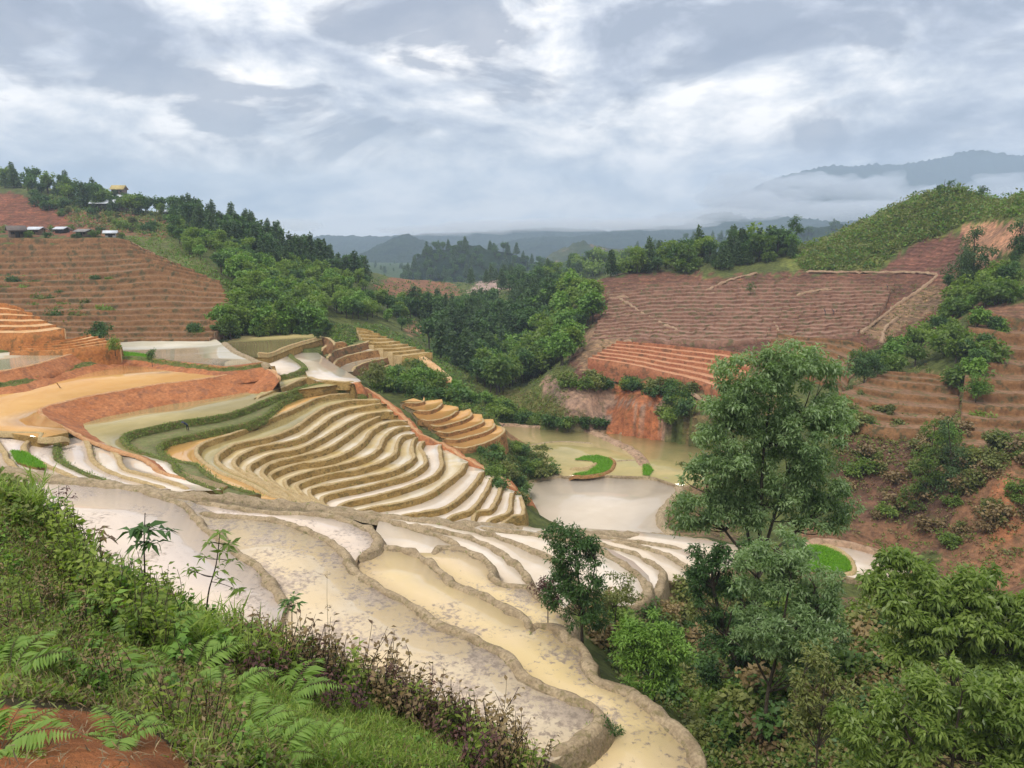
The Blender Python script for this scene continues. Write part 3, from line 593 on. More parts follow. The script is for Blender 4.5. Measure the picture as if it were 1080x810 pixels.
cx((-370,560,5),(-520,800,-30),(-230,520,-30),(-120,560,-55),(150,320,-15),(190,400,-40),(110,360,-45),(140,450,-60),(60,340,-40),(40,420,-55),
   (0,800,-60),(-300,1200,-60),(300,900,-60),(0,1500,-70),(2000,3000,-90),(-2000,3000,-90),(0,6000,-110),(6000,6000,-110),(-6000,6000,-110),(0,3000,-90),(0,10000,-130),
   (-150,60,0),(-120,100,-12),(-200,150,-8),(90,60,-15),(120,80,-15),(200,150,0),(300,250,-5),(175,265,-3),(205,320,-22),(240,400,-40),(270,300,-20),(150,232,8.5),(-60,30,0),(60,30,-5),(-30,10,0),(30,8,-5))
for poly, z in CLAMP:
    for p in poly[::max(1, len(poly) // 7)]: ctl.append(np.array([p[0], p[1], z - 0.9]))
for R in CLAMPS2:
    for P in R[::2]:
        for q in P[::max(1, len(P) // 5)]: ctl.append(q - [0, 0, 0.9])
ctl = np.array(ctl)
def par(X, Y): return X / Y * 3.0, np.log(Y) * 1.6
cu, cv = par(ctl[:, 0], ctl[:, 1])
keep = []; seen = set()
for i in range(len(ctl)):
    k_ = (round(cu[i] * 18), round(cv[i] * 18))
    if k_ in seen: continue
    seen.add(k_); keep.append(i)
ctl = ctl[keep]; cu = cu[keep]; cv = cv[keep]; sw = ctl[:, 2] / np.sqrt(ctl[:, 1] + 2)      # fit height / sqrt(distance)
def tpsk(r2): return 0.5 * r2 * np.log(r2 + 1e-9)
nC = len(ctl); K = tpsk((cu[:, None] - cu) ** 2 + (cv[:, None] - cv) ** 2) + np.eye(nC) * 0.004
Pm = np.stack([np.ones(nC), cu, cv], 1)
A = np.zeros((nC + 3, nC + 3)); A[:nC, :nC] = K; A[:nC, nC:] = Pm; A[nC:, :nC] = Pm.T
sol = np.linalg.solve(A, np.r_[sw, 0, 0, 0]); wt, aff = sol[:nC], sol[nC:]
NT, NR = 680, 900
TH = np.linspace(-1.28, 1.28, NT); LR = np.linspace(math.log(0.6), math.log(5800), NR)
TT, YY = np.meshgrid(TH, np.exp(LR)); GX = TT * YY; GY = YY
def tps(X, Y):
    a, b = par(X, Y); out = aff[0] + aff[1] * a + aff[2] * b
    for i in range(nC): out = out + wt[i] * tpsk((a - cu[i]) ** 2 + (b - cv[i]) ** 2)
    return out * np.sqrt(Y + 2)
# evaluate on a coarse lattice of the same parameter space, then refine
ct = slice(0, None)
TH4 = np.linspace(-1.28, 1.28, 171); LR4 = np.linspace(LR[0], LR[-1], 301)
T4, Y4 = np.meshgrid(TH4, np.exp(LR4)); Z4 = tps(T4 * Y4, Y4)
tmp = np.stack([np.interp(TH, TH4, Z4[r]) for r in range(301)], 0)
GZ = np.stack([np.interp(LR, LR4, tmp[:, c]) for c in range(NT)], 1)
far = np.clip((GY - 1200) / 1500, 0, 1); GZ = GZ * (1 - far) + (-90 - GY * 0.004) * far
amp = np.clip(GY / 60, 0.05, 1.0) * np.clip(GY / 25, .3, 1)
GZ = GZ + amp * 1.2 * fbm(GX * 0.12, GY * 0.12, 21, 5) + 0.10 * fbm(GX * 1.1, GY * 1.1, 4, 4)
GU, GV = proj(GX, GY, GZ)
for poly, z in CLAMP:
    x0, y0 = poly.min(0); x1, y1 = poly.max(0)
    bb = np.where((GX > x0 - 1) & (GX < x1 + 1) & (GY > y0 - 1) & (GY < y1 + 1) & (GZ > z - 0.9))
    if len(bb[0]) == 0: continue
    ins = inpoly(GX[bb], GY[bb], poly); GZ[bb[0][ins], bb[1][ins]] = z - 0.9
for R, dep_ in zip(CLAMPS2, DEP):
    A_ = np.array(R); outl = np.vstack([A_[0][:, :2], A_[1:, -1, :2], A_[-1][::-1, :2], A_[::-1][:, 0, :2]])
    x0, y0 = outl.min(0); x1, y1 = outl.max(0)
    bb = np.where((GX > x0) & (GX < x1) & (GY > y0) & (GY < y1))
    ins = inpoly(GX[bb], GY[bb], outl); b0, b1 = bb[0][ins], bb[1][ins]
    pts = A_[:, ::3].reshape(-1, 3)
    for c0 in range(0, len(b0), 2000):
        a0, a1 = b0[c0:c0 + 2000], b1[c0:c0 + 2000]
        d2 = (GX[a0, a1][:, None] - pts[:, 0]) ** 2 + (GY[a0, a1][:, None] - pts[:, 1]) ** 2
        ztop = pts[d2.argmin(1), 2]; GZ[a0, a1] = np.minimum(GZ[a0, a1], ztop - dep_)
def gz(X, Y):
    """ground height at world X, Y"""
    a = np.clip((np.asarray(X) / np.asarray(Y) + 1.28) / 2.56 * (NT - 1), 0, NT - 1.001); b = np.clip((np.log(Y) - LR[0]) / (LR[-1] - LR[0]) * (NR - 1), 0, NR - 1.001)
    i, j = int(b), int(a); fb, fa = b - i, a - j
    return (GZ[i, j] * (1 - fa) + GZ[i, j + 1] * fa) * (1 - fb) + (GZ[i + 1, j] * (1 - fa) + GZ[i + 1, j + 1] * fa) * fb
def hit(u, v, ymin=0.9):
    """where the line of sight through photo pixel (u, v) meets the ground"""
    t, s = ray(u, v); j = int(round((float(t) + 1.28) / 2.56 * (NT - 1)))
    if j < 0 or j >= NT: return None
    col = GZ[:, j]; Ys = GY[:, j]; k = np.where((col >= s * Ys) & (Ys > ymin))[0]
    if len(k) == 0: return None
    k = k[0]
    if k > 0:
        e1 = col[k] - s * Ys[k]; e0 = col[k - 1] - s * Ys[k - 1]; f = -e0 / (e1 - e0 + 1e-9); Y = Ys[k - 1] + f * (Ys[k] - Ys[k - 1])
    else: Y = Ys[k]
    return np.array([t * Y, Y, s * Y])
# ground cover, by area
REG = [  # colour, list of (polygon in photo pixels, ymin, ymax)
 ((0.11, 0.13, 0.035), [([(-400,100),(1500,100),(1500,900),(-400,900)], 0, 1e9)]),
 ((0.05, 0.085, 0.028), [([(-400,100),(1500,100),(1500,330),(-400,330)], 480, 1e9)]),
 ((0.10, 0.075, 0.035), [([(-400,500),(0,500),(60,540),(200,655),(400,715),(580,800),(620,900),(-400,900)], 0, 30)]),
 ((0.14, 0.22, 0.035), [([(270,690),(330,700),(420,735),(500,790),(520,830),(330,830),(250,780)], 0, 30)]),
 ((0.56, 0.21, 0.08), [([(-400,735),(60,745),(110,750),(160,765),(200,800),(215,900),(-400,900)], 0, 30)]),
 ((0.25, 0.095, 0.05), [([(-200,198),(20,204),(50,212),(80,238),(86,250),(-200,240)], 200, 600)]),
 ((0.26, 0.12, 0.06), [([(68,222),(110,222),(180,232),(180,250),(100,248),(80,242)], 150, 600), ([(395,300),(440,282),(470,296),(500,318),(400,318)], 150, 600)]),
 ((0.15, 0.16, 0.05), [([(128,248),(180,252),(215,275),(232,292),(170,280),(140,268)], 100, 400), ([(210,235),(250,255),(300,280),(270,282),(220,260)], 100, 500)]),
 ((0.34, 0.11, 0.05), [([(136,258),(152,262),(158,278),(138,276)], 100, 400)]),
 ((0.205, 0.098, 0.062), [([(605,300),(640,292),(700,286),(760,292),(850,288),(1010,288),(1040,300),(1000,345),(940,365),(915,372),(800,385),(720,372),(640,395),(610,400),(600,375),(628,350)], 120, 330)]),
 ((0.30, 0.19, 0.11), [([(640,310),(660,308),(680,335),(740,358),(720,362),(660,345)], 120, 330), ([(905,345),(950,320),(985,300),(1000,310),(960,345),(930,362)], 120, 330), ([(605,350),(650,330),(660,380),(615,400)], 120, 330)]),
 ((0.22, 0.10, 0.07), [([(925,288),(960,262),(1000,245),(1022,250),(1010,290)], 120, 330)]),
 ((0.50, 0.26, 0.15), [([(1012,232),(1090,228),(1200,230),(1200,250),(1075,262),(1045,268),(1020,258)], 100, 330), ([(1022,258),(1048,262),(1060,285),(1035,290)], 100, 330)]),
 ((0.17, 0.19, 0.045), [([(835,262),(880,238),(940,208),(1000,192),(1100,205),(1200,210),(1200,232),(1020,236),(1000,248),(950,262),(925,286),(850,286),(820,282)], 150, 330)]),
 ((0.36, 0.23, 0.16), [([(570,398),(600,400),(660,405),(700,412),(708,440),(680,455),(640,450),(600,438),(575,425)], 120, 260)]),
 ((0.44, 0.16, 0.07), [([(655,400),(700,405),(705,418),(680,428),(640,415)], 120, 260), ([(640,428),(690,430),(700,455),(670,462),(640,455)], 120, 260)]),
 ((0.22, 0.16, 0.075), [([(720,395),(830,385),(830,460),(720,440)], 90, 330), ([(900,400),(1040,390),(1030,440),(900,450)], 90, 330)]),
 ((0.19, 0.18, 0.055), [([(520,405),(560,412),(600,430),(560,440),(525,430)], 120, 260)]),
 ((0.24, 0.13, 0.08), [([(1025,320),(1300,310),(1300,480),(1030,480)], 90, 330)]),
 ((0.16, 0.085, 0.055), [([(880,455),(1010,470),(1030,540),(1000,590),(900,560),(880,500)], 60, 330)]),
 ((0.27, 0.14, 0.075), [([(1025,480),(1300,470),(1300,680),(1060,640),(985,600),(1000,560)], 50, 330), ([(860,548),(960,552),(1000,575),(960,592),(880,574),(840,565)], 60, 330)]),
 ((0.42, 0.18, 0.085), [([(1045,510),(1065,505),(1075,560),(1050,580),(1035,560)], 50, 330)]),
 ((0.26, 0.17, 0.09), [([(850,625),(940,632),(935,690),(900,700),(850,690)], 20, 100), ([(700,505),(760,500),(790,545),(770,575),(700,560)], 90, 130), ([(690,610),(740,600),(750,650),(700,640)], 30, 100), ([(770,700),(860,690),(880,760),(800,800)], 10, 90)]),
 ((0.45, 0.31, 0.26), [([(496,308),(508,292),(520,296),(533,288),(538,302),(518,312)], 200, 2000)]),
 ((0.36, 0.20, 0.11), [([(426,343),(440,340),(458,342),(456,353),(436,354)], 150, 900)]),
 ((0.30, 0.17, 0.08), [([(540,430),(560,455),(600,480),(560,492),(530,470)], 90, 170)]),
 ((0.13, 0.15, 0.04), [([(480,460),(540,465),(600,490),(560,520),(560,560),(520,500)], 60, 150)]),
]
jit = fbm(GX * 0.35, GY * 0.35, 77, 4)
ju = GU + 10 * fbm(GX * 0.5, GY * 0.5, 31, 4); jv = GV + 7 * fbm(GX * 0.5 + 50, GY * 0.5, 32, 4)
COL = np.zeros((NR, NT, 3)); COL[:] = REG[0][0]
for c, L_ in REG[1:]:
    for poly, y0, y1 in L_:
        m_ = (GY > y0) & (GY < y1) & inpoly(ju, jv, poly); COL[m_] = c
FUR = np.zeros((NR, NT))
for poly in ([(605,300),(640,292),(700,286),(760,292),(850,288),(1010,288),(1040,300),(1000,345),(940,365),(915,372),(800,385),(720,372),(640,395),(610,400),(600,375),(628,350)], [(1020,320),(1300,310),(1300,480),(1020,480)], [(-200,198),(20,204),(50,212),(80,238),(86,250),(-200,240)], [(925,288),(960,262),(1000,245),(1022,250),(1010,290)], [(720,395),(830,385),(830,460),(720,440)]):
    FUR[(GY > 90) & (GY < 600) & inpoly(ju, jv, poly)] = 1.0
COL = COL * (1 + 0.35 * jit[..., None])
i = np.arange(NR - 1)[:, None] * NT + np.arange(NT - 1)[None, :]
Fq = np.stack([i, i + 1, i + NT + 1, i + NT], -1).reshape(-1, 4)
gm, t, b = newmat('ground_cover'); p = geo_pos(t)
at = t.nodes.new('ShaderNodeAttribute'); at.attribute_name = 'cover'
nf = NOISE(t, p, 0.9, 8, 0.68); nc = NOISE(t, p, 0.12, 6, 0.6)
col = MIXC(t, 1.0, at.outputs['Color'], RAMP(t, nf, [(0.32, (0.45, 0.45, 0.45)), (0.5, (0.95, 0.95, 0.95)), (0.68, (1.45, 1.4, 1.3))]), 'MULTIPLY')
col = MIXC(t, 1.0, col, RAMP(t, nc, [(0.35, (0.75, 0.78, 0.80)), (0.65, (1.25, 1.2, 1.15))]), 'MULTIPLY')
col = MIXC(t, RAMP(t, NOISE(t, p, 0.5, 7, 0.7), [(0.55, 0.0), (0.63, 0.55)]), col, (0.10, 0.10, 0.035))
sz = t.nodes.new('ShaderNodeSeparateXYZ'); L(t, p, sz.inputs[0])
fz = MATH(t, 'ADD', sz.outputs[2], MATH(t, 'MULTIPLY', nc, 3.5)); fw = MATH(t, 'SINE', MATH(t, 'MULTIPLY', fz, 6.0)); fm = at.outputs['Alpha']
fcol = RAMP(t, MATH(t, 'MULTIPLY', fw, NOISE(t, p, 0.25, 5, 0.6)), [(0.0, (0.78, 0.76, 0.74)), (0.35, (1.0, 1.0, 1.0)), (0.6, (1.35, 1.3, 1.2))])
col = MIXC(t, MATH(t, 'MULTIPLY', fm, 0.75), col, MIXC(t, 1.0, col, fcol, 'MULTIPLY'))
L(t, col, b.inputs['Base Color']); b.inputs['Roughness'].default_value = 0.95; b.inputs['Specular IOR Level'].default_value = 0.2
bp = t.nodes.new('ShaderNodeBump'); bp.inputs['Strength'].default_value = 1.0; bp.inputs['Distance'].default_value = 0.5
L(t, MATH(t, 'ADD', MATH(t, 'ADD', NOISE(t, p, 1.6, 9, 0.7), MATH(t, 'MULTIPLY', NOISE(t, p, 22, 4, 0.7), 0.10)), MATH(t, 'MULTIPLY', MATH(t, 'MULTIPLY', fw, fm), 0.35)), bp.inputs['Height']); L(t, bp.outputs[0], b.inputs['Normal'])
me = mesh_np('ground', np.stack([GX, GY, GZ], -1).reshape(-1, 3), Fq, gm, smooth=True, col=COL.reshape(-1, 3), alpha=FUR.ravel())
tag(obj('ground', me), kind='structure')
# ------------------------------------------------------------------ far hills, each a body of land
def hillmat(name, c1, c2, c3=None, s=0.02):
    return soil(name, c1, c2, c3, s, 0.95, 6.0, 0.05, 0.1)
HILLS = []
HM = {'forest': hillmat('far_forest', (0.010, 0.026, 0.016), (0.026, 0.048, 0.022)), 'mix': hillmat('far_mixed_slope', (0.035, 0.06, 0.025), (0.09, 0.10, 0.045), (0.20, 0.14, 0.09), 0.01)}
def hill(pts, Y, base, thick, mat, seed, rough=6, mult=1.0):
    P = np.array([PY(u, v, Y) for u, v in pts]); x = np.linspace(P[0, 0], P[-1, 0], 260)
    cr = np.interp(x, P[:, 0], P[:, 2]); k = np.ones(9) / 9; cr = np.convolve(np.pad(cr, 4, 'edge'), k, 'valid')
    tt = np.linspace(-1, 1, 70); X, T = np.meshgrid(x, tt); Cr = np.tile(cr, (70, 1))
    Yw = Y + T * thick
    spur = 0.5 + fbm(X / thick * 2.2, np.full_like(X, seed * 1.0), seed, 3)
    prof = (1 - np.abs(T) ** 1.25)
    Z = base + (Cr - base) * np.clip(prof, 0, 1) - (Cr - base) * 0.35 * np.abs(spur) * np.sin(np.clip(np.abs(T), 0, 1) * math.pi) + rough * fbm(X / 40, Yw / 40, seed, 5) * (0.25 + np.abs(T)) + rough * 0.5 * fbm(X / 9, Yw / 9, seed + 3, 3)
    Z[0] = base - 30; Z[-1] = base - 30
    HILLS.append((X, Yw, Z)); n = 260; i = np.arange(69)[:, None] * n + np.arange(n - 1)[None, :]
    Fq = np.stack([i, i + 1, i + n + 1, i + n], -1).reshape(-1, 4)
    tag(obj('hill', mesh_np('hill', np.stack([X, Yw, Z], -1).reshape(-1, 3), Fq, mat, smooth=True)), kind='structure')
hill([(400,325),(430,290),(440,270),(460,263),(485,259),(505,258),(530,265),(560,276),(590,285),(640,296),(700,320)], 850, -90, 170, HM['forest'], 3, 9)
hill([(540,300),(580,268),(600,258),(612,253),(640,262),(680,262),(740,270),(800,285)], 1350, -90, 260, HM['mix'], 5, 12)
hill([(600,290),(640,275),(680,262),(720,254),(760,251),(800,245),(850,240),(900,236),(980,240),(1080,260)], 1150, -90, 230, HM['forest'], 6, 12)
hill([(330,290),(375,272),(400,258),(415,250),(428,247),(445,253),(470,262),(520,275),(560,290)], 2100, -90, 450, HM['forest'], 7, 14)
hill([(440,280),(500,262),(560,250),(600,250),(640,246),(680,246),(740,250),(800,246),(860,236),(900,232),(980,240)], 2700, -90, 500, HM['forest'], 8, 16)
hill([(560,262),(620,247),(680,240),(720,238),(745,226),(765,222),(790,230),(830,228),(860,232),(900,238)], 3000, -90, 450, HM['forest'], 9, 25)
hill([(300,262),(340,248),(400,250),(460,246),(520,244),(580,240),(640,243)], 3500, -90, 450, HM['forest'], 12, 20)
hill([(760,215),(810,190),(850,179),(875,174),(900,175),(925,172),(945,173),(975,169),(1000,163),(1018,157),(1034,156),(1055,161),(1080,163),(1110,160),(1180,175),(1300,200)], 4500, -90, 600, HM['forest'], 10, 30)
# ------------------------------------------------------------------ the damp air
def box(name, a, b_, mat):
    x0, y0, z0 = a; x1, y1, z1 = b_
    V = [(x, y, z) for z in (z0, z1) for y in (y0, y1) for x in (x0, x1)]
    Fq = [(0, 2, 3, 1), (4, 5, 7, 6), (0, 1, 5, 4), (2, 6, 7, 3), (0, 4, 6, 2), (1, 3, 7, 5)]
    return obj(name, mesh_np(name, V, Fq, mat))
hm = bpy.data.materials.new('haze_air'); hm.use_nodes = True; t = hm.node_tree; t.nodes.clear()
pv = t.nodes.new('ShaderNodeVolumePrincipled'); pv.inputs['Color'].default_value = (0.68, 0.82, 1.0, 1); pv.inputs['Density'].default_value = 2.4e-4; pv.inputs['Anisotropy'].default_value = 0.1
o_ = t.nodes.new('ShaderNodeOutputMaterial'); L(t, pv.outputs[0], o_.inputs['Volume'])
HZ = tag(box('haze', (-7500, -30, -172), (7500, 5900, 385), hm), kind='stuff')
HZ['label'] = 'thin blue haze filling the valley'

# mist lying on the far ranges: low homogeneous banks of cloud with real depth
mm_ = bpy.data.materials.new('mist_air'); mm_.use_nodes = True; t = mm_.node_tree; t.nodes.clear()
pv = t.nodes.new('ShaderNodeVolumePrincipled'); pv.inputs['Color'].default_value = (0.97, 0.98, 1.0, 1); pv.inputs['Density'].default_value = 9e-3
o_ = t.nodes.new('ShaderNodeOutputMaterial'); L(t, pv.outputs[0], o_.inputs['Volume'])
def mist(u, v, Y, ru, rv, seed):
    k = Y / 800.0; c0 = PY(u, v, Y); a = np.linspace(0, 2 * math.pi, 64, endpoint=False); e = np.linspace(-math.pi / 2, math.pi / 2, 33)
    A_, E_ = np.meshgrid(a, e); n_ = np.stack([np.cos(E_) * np.cos(A_), np.cos(E_) * np.sin(A_), np.sin(E_)], -1)
    lump = 1 + 0.75 * (fbm(n_[..., 0] * 1.7 + seed * 3, n_[..., 2] * 2.2 + n_[..., 1] * 1.3 + seed, seed, 4))
    V = n_ * lump[..., None] * np.array([ru * k, ru * k * 0.45, rv * k]) + c0
    i = np.arange(32)[:, None] * 64; j = np.arange(64)[None]; q = (j + 1) % 64
    me = mesh_np('mist', V.reshape(-1, 3), np.stack([i + j, i + q, i + 64 + q, i + 64 + j], -1).reshape(-1, 4), mm_, smooth=True)
    o = obj('mist', me); tag(o, 'white mist lying on the far mountain range', kind='stuff'); return o
_rm = np.random.default_rng(8); MB = [(float(u), float(198 + 0.045 * (1080 - u) + _rm.normal(0, 10)), float(_rm.uniform(5200, 6000)), float(_rm.uniform(16, 42)), float(_rm.uniform(5, 13))) for u in np.linspace(770, 1090, 26)]
for q, (u, v, Y, ru, rv) in enumerate(MB + [(800,205,5400,30,14),(840,200,5400,34,14),(880,196,5400,30,11),(770,212,5300,34,14),(905,204,5400,36,12),(980,226,5000,90,13),(880,226,4900,80,14),(800,220,5200,60,14),(760,228,3900,55,8),(690,236,3600,60,6),(600,238,3500,70,6),(520,240,3500,60,7),(450,243,3300,50,6),(310,238,3300,30,6)]):
    mist(u, v, Y * .68, ru, rv, q + 1)
# ------------------------------------------------------------------ plants
def leafmat(name, dark, light, var=0.35, trans=0.25, rough=0.5):
    dark = tuple(x * 1.35 for x in dark); light = tuple(min(x * 1.4, .5) for x in light)
    m, t, b = newmat(name)
    a = t.nodes.new('ShaderNodeAttribute'); a.attribute_name = 'rnd'
    oi = t.nodes.new('ShaderNodeObjectInfo')
    k = MATH(t, 'ADD', MATH(t, 'MULTIPLY', a.outputs['Fac'], 1 - var), MATH(t, 'MULTIPLY', oi.outputs['Random'], var))
    col = RAMP(t, k, [(0.0, dark), (1.0, light)])
    L(t, col, b.inputs['Base Color']); b.inputs['Roughness'].default_value = rough; b.inputs['Specular IOR Level'].default_value = 0.35
    tr = t.nodes.new('ShaderNodeBsdfTranslucent'); L(t, MIXC(t, 1.0, col, (1.1, 1.3, 0.5), 'MULTIPLY'), tr.inputs[0])
    mx = t.nodes.new('ShaderNodeMixShader'); mx.inputs[0].default_value = trans
    L(t, b.outputs[0], mx.inputs[1]); L(t, tr.outputs[0], mx.inputs[2]); L(t, mx.outputs[0], t.nodes['Material Output'].inputs['Surface'])
    return m
LM = {
 'conifer': leafmat('conifer_needles', (0.026, 0.055, 0.018), (0.075, 0.120, 0.036), 0.5),
 'dark': leafmat('dark_foliage', (0.028, 0.065, 0.015), (0.080, 0.145, 0.032), 0.5),
 'mid': leafmat('mid_foliage', (0.050, 0.095, 0.016), (0.175, 0.235, 0.042), 0.6, 0.38),
 'bright': leafmat('bright_foliage', (0.065, 0.140, 0.018), (0.160, 0.260, 0.040), 0.4),
 'olive': leafmat('olive_foliage', (0.080, 0.095, 0.022), (0.190, 0.200, 0.055), 0.5),
 'tall': leafmat('blue_green_foliage', (0.065, 0.120, 0.034), (0.270, 0.350, 0.165), 0.05, 0.40, 0.38),
 'lush': leafmat('lush_foliage', (0.070, 0.120, 0.020), (0.240, 0.300, 0.070), 0.05, 0.42, 0.38),
 'fern': leafmat('fern_green', (0.095, 0.170, 0.025), (0.200, 0.290, 0.055), 0.3, 0.35),
 'weed': leafmat('weed_green', (0.070, 0.120, 0.015), (0.260, 0.310, 0.055), 0.5, 0.42),
 'dry': leafmat('withered_leaves', (0.075, 0.042, 0.022), (0.250, 0.180, 0.075), 0.5, 0.2),
 'purple': leafmat('dark_red_leaves', (0.050, 0.022, 0.020), (0.130, 0.060, 0.045), 0.3, 0.2),
 'rice': leafmat('rice_seedlings', (0.10, 0.26, 0.012), (0.20, 0.42, 0.03), 0.0, 0.3),
 'grass': leafmat('short_grass', (0.120, 0.190, 0.028), (0.300, 0.370, 0.085), 0.0, 0.42),
 'litter': leafmat('ground_litter', (0.060, 0.040, 0.020), (0.260, 0.190, 0.100), 0.0, 0.1),
}
BK = {'bark': soil('bark', (0.060, 0.045, 0.032), (0.11, 0.085, 0.06), None, 6, 0.95, 0.02, 30), 'stem': soil('green_stem', (0.07, 0.06, 0.03), (0.12, 0.10, 0.05), None, 8, 0.8, 0.01, 30),
      'darkstem': soil('dead_stem', (0.020, 0.014, 0.012), (0.045, 0.032, 0.025), None, 8, 0.9, 0.01, 30)}
def unit(a): return a / (np.linalg.norm(a, axis=-1, keepdims=True) + 1e-9)
def leaves(base, d, Ln, Wd, rng, curl=0.25):
    """one folded leaf per row: base point, direction, length, half width"""
    n = len(base); Ln = np.broadcast_to(Ln, (n,))[:, None]; Wd = np.broadcast_to(Wd, (n,))[:, None]
    up = unit(np.array([0, 0, 1.0]) + rng.normal(0, 0.45, (n, 3))); s = unit(np.cross(d, up)); nn = np.cross(s, d)
    mid = base + d * Ln * 0.45 + nn * Ln * 0.06
    V = np.stack([base, mid + s * Wd, base + d * Ln - nn * Ln * curl, mid - s * Wd], 1).reshape(-1, 3)
    return V, np.arange(n * 4).reshape(-1, 4)
def tube(path, r0, r1, sides=6):
    P = np.asarray(path, float); n = len(P); T = unit(np.gradient(P, axis=0)); ref = np.array([0.3, 0.2, 0.93]) if abs(T[0, 2]) < 0.9 else np.array([1.0, 0.1, 0.0])
    S = unit(np.cross(T, ref)); B = np.cross(S, T); r = np.linspace(r0, r1, n)[:, None, None]; a = np.linspace(0, 2 * math.pi, sides, endpoint=False)
    V = P[:, None] + r * (np.cos(a)[None, :, None] * S[:, None] + np.sin(a)[None, :, None] * B[:, None])
    i = np.arange(n - 1)[:, None] * sides; j = np.arange(sides)[None]; k = (j + 1) % sides
    return V.reshape(-1, 3), np.stack([i + j, i + k, i + sides + k, i + sides + j], -1).reshape(-1, 4)
def bend(a, b_, rng, k=0.12, n=6):
    a = np.asarray(a, float); b_ = np.asarray(b_, float); t = np.linspace(0, 1, n)[:, None]; off = rng.normal(0, k, 3) * np.linalg.norm(b_ - a)
    return a + (b_ - a) * t + off * np.sin(t * math.pi)
def clumps(cen, rad, per, Ln, Wd, rng, droop=0.35):
    n = len(cen); d = unit(rng.normal(0, 1, (n, per, 3)) * [1, 1, 0.75] + [0, 0, 0.15])
    pos = cen[:, None] + d * (rng.random((n, per, 1)) ** 0.6) * np.reshape(rad, (-1, 1, 1))
    ld = unit(d + rng.normal(0, 0.5, (n, per, 3)) + [0, 0, -droop])
    tone = np.clip(rng.random((n, 1)) * 0.55 + rng.random((n, per)) * 0.45, 0, 1)
    V, Fq = leaves(pos.reshape(-1, 3), ld.reshape(-1, 3), Ln * rng.uniform(.7, 1.2, n * per), Wd * rng.uniform(.8, 1.2, n * per), rng)
    return V, Fq, tone.ravel()
def lobes_pts(lobes, n, rng, inner=0.55):
    """n points through the outer volume of a set of ellipsoids (cx,cy,cz,rx,ry,rz)"""
    L_ = np.array(lobes, float); vol = (L_[:, 3] * L_[:, 4] * L_[:, 5]) ** 0.7; k = rng.choice(len(L_), n, p=vol / vol.sum())
    d = unit(rng.normal(0, 1, (n, 3))); r = inner + (1 - inner) * rng.random((n, 1)) ** 0.7
    return L_[k, :3] + d * r * L_[k, 3:6]
def proto_tree(kind, H, rng, nl=90, per=6, leaf=0.5):
    if kind == 'conifer':
        pts = []
        nw = 11
        for i in range(nw):
            f = i / (nw - 1); z = H * (0.22 + 0.76 * f); R = H * 0.24 * (1 - f) ** 0.75 + 0.12; m = max(3, int(9 * (1 - f) + 3))
            a = rng.random() * 6.28 + np.arange(m) * 6.28 / m + rng.normal(0, 0.2, m)
            for ang in a:
                for q in (0.45, 0.95): rr = R * q * rng.uniform(0.75, 1.15); pts.append((rr * math.cos(ang), rr * math.sin(ang), z - rr * 0.18))
        cen = np.array(pts); V, Fq, tn = clumps(cen, H * 0.055, per, leaf, leaf * 0.30, rng, 0.3)
        tr = [tube([(0, 0, -0.6), (0.05, 0, H * 0.5), (0, 0, H * 0.97)], H * 0.022, 0.02, 5)]
    else:
        lob = [(0, 0, H * 0.62, H * 0.24, H * 0.24, H * 0.26)]
        for i in range(7):
            a = rng.random() * 6.28; q = H * rng.uniform(0.12, 0.28); lob.append((q * math.cos(a), q * math.sin(a), H * rng.uniform(0.38, 0.85), H * rng.uniform(.11, .17), H * rng.uniform(.11, .17), H * rng.uniform(.09, .14)))
        cen = lobes_pts(lob, nl, rng, 0.5); V, Fq, tn = clumps(cen, H * 0.07, per, leaf, leaf * 0.34, rng, 0.25)
        tr = [tube([(0, 0, -0.6), (0.1, 0.05, H * 0.4), (0, 0, H * 0.7)], H * 0.028, H * 0.01, 5)]
        for q in lob[1:5]: tr.append(tube(bend((0.05, 0, H * 0.3), q[:3], rng), H * 0.012, 0.02, 4))
    TV, TF = join(tr); return (V, Fq, tn), (TV, TF)
def one_mesh(name, crown, trunk, lm, bm_):
    V, Fq = join([(crown[0], crown[1]), trunk]); n1_, n2_ = len(crown[1]), len(trunk[1])
    return mesh_np(name, V, Fq, [lm, bm_], [0] * n1_ + [1] * n2_, attr=np.r_[crown[2], np.zeros(n2_)])
rt = np.random.default_rng(11)
PROT = {}
for kind, lm, H, nl, per, leaf in (('conifer', 'conifer', 8, 0, 5, 0.75), ('dark', 'dark', 7, 110, 7, 0.62), ('mid', 'mid', 6, 110, 7, 0.60), ('bright', 'bright', 5, 110, 7, 0.52), ('olive', 'olive', 4.5, 100, 7, 0.48)):
    PROT[kind] = []
    for v_ in range(4):
        cr, tr = proto_tree('conifer' if kind == 'conifer' else 'b', H, rt, nl, per, leaf)
        PROT[kind].append((cr, tr, H, LM[lm]))
def bushproto(lm, H, Wd, n, per, leaf):
    out = []
    for v_ in range(3):
        lob = [(0, 0, H * .4, Wd * .4, Wd * .4, H * .4)] + [(rt.uniform(-.4, .4) * Wd, rt.uniform(-.4, .4) * Wd, H * rt.uniform(.3, .7), Wd * .22, Wd * .22, H * .25) for _ in range(5)]
        cen = lobes_pts(lob, n, rt, .3); cr = clumps(cen, H * .12, per, leaf, leaf * .33, rt, .1)
        tr = join([tube(bend((0, 0, -.3), q[:3], rt), 0.04, 0.01, 4) for q in lob]); out.append((cr, tr, H, LM[lm]))
    return out
PROT['bush_mid'] = bushproto('mid', 2.2, 3.0, 70, 7, 0.38); PROT['bush_dark'] = bushproto('dark', 2.2, 3.0, 70, 7, 0.38)
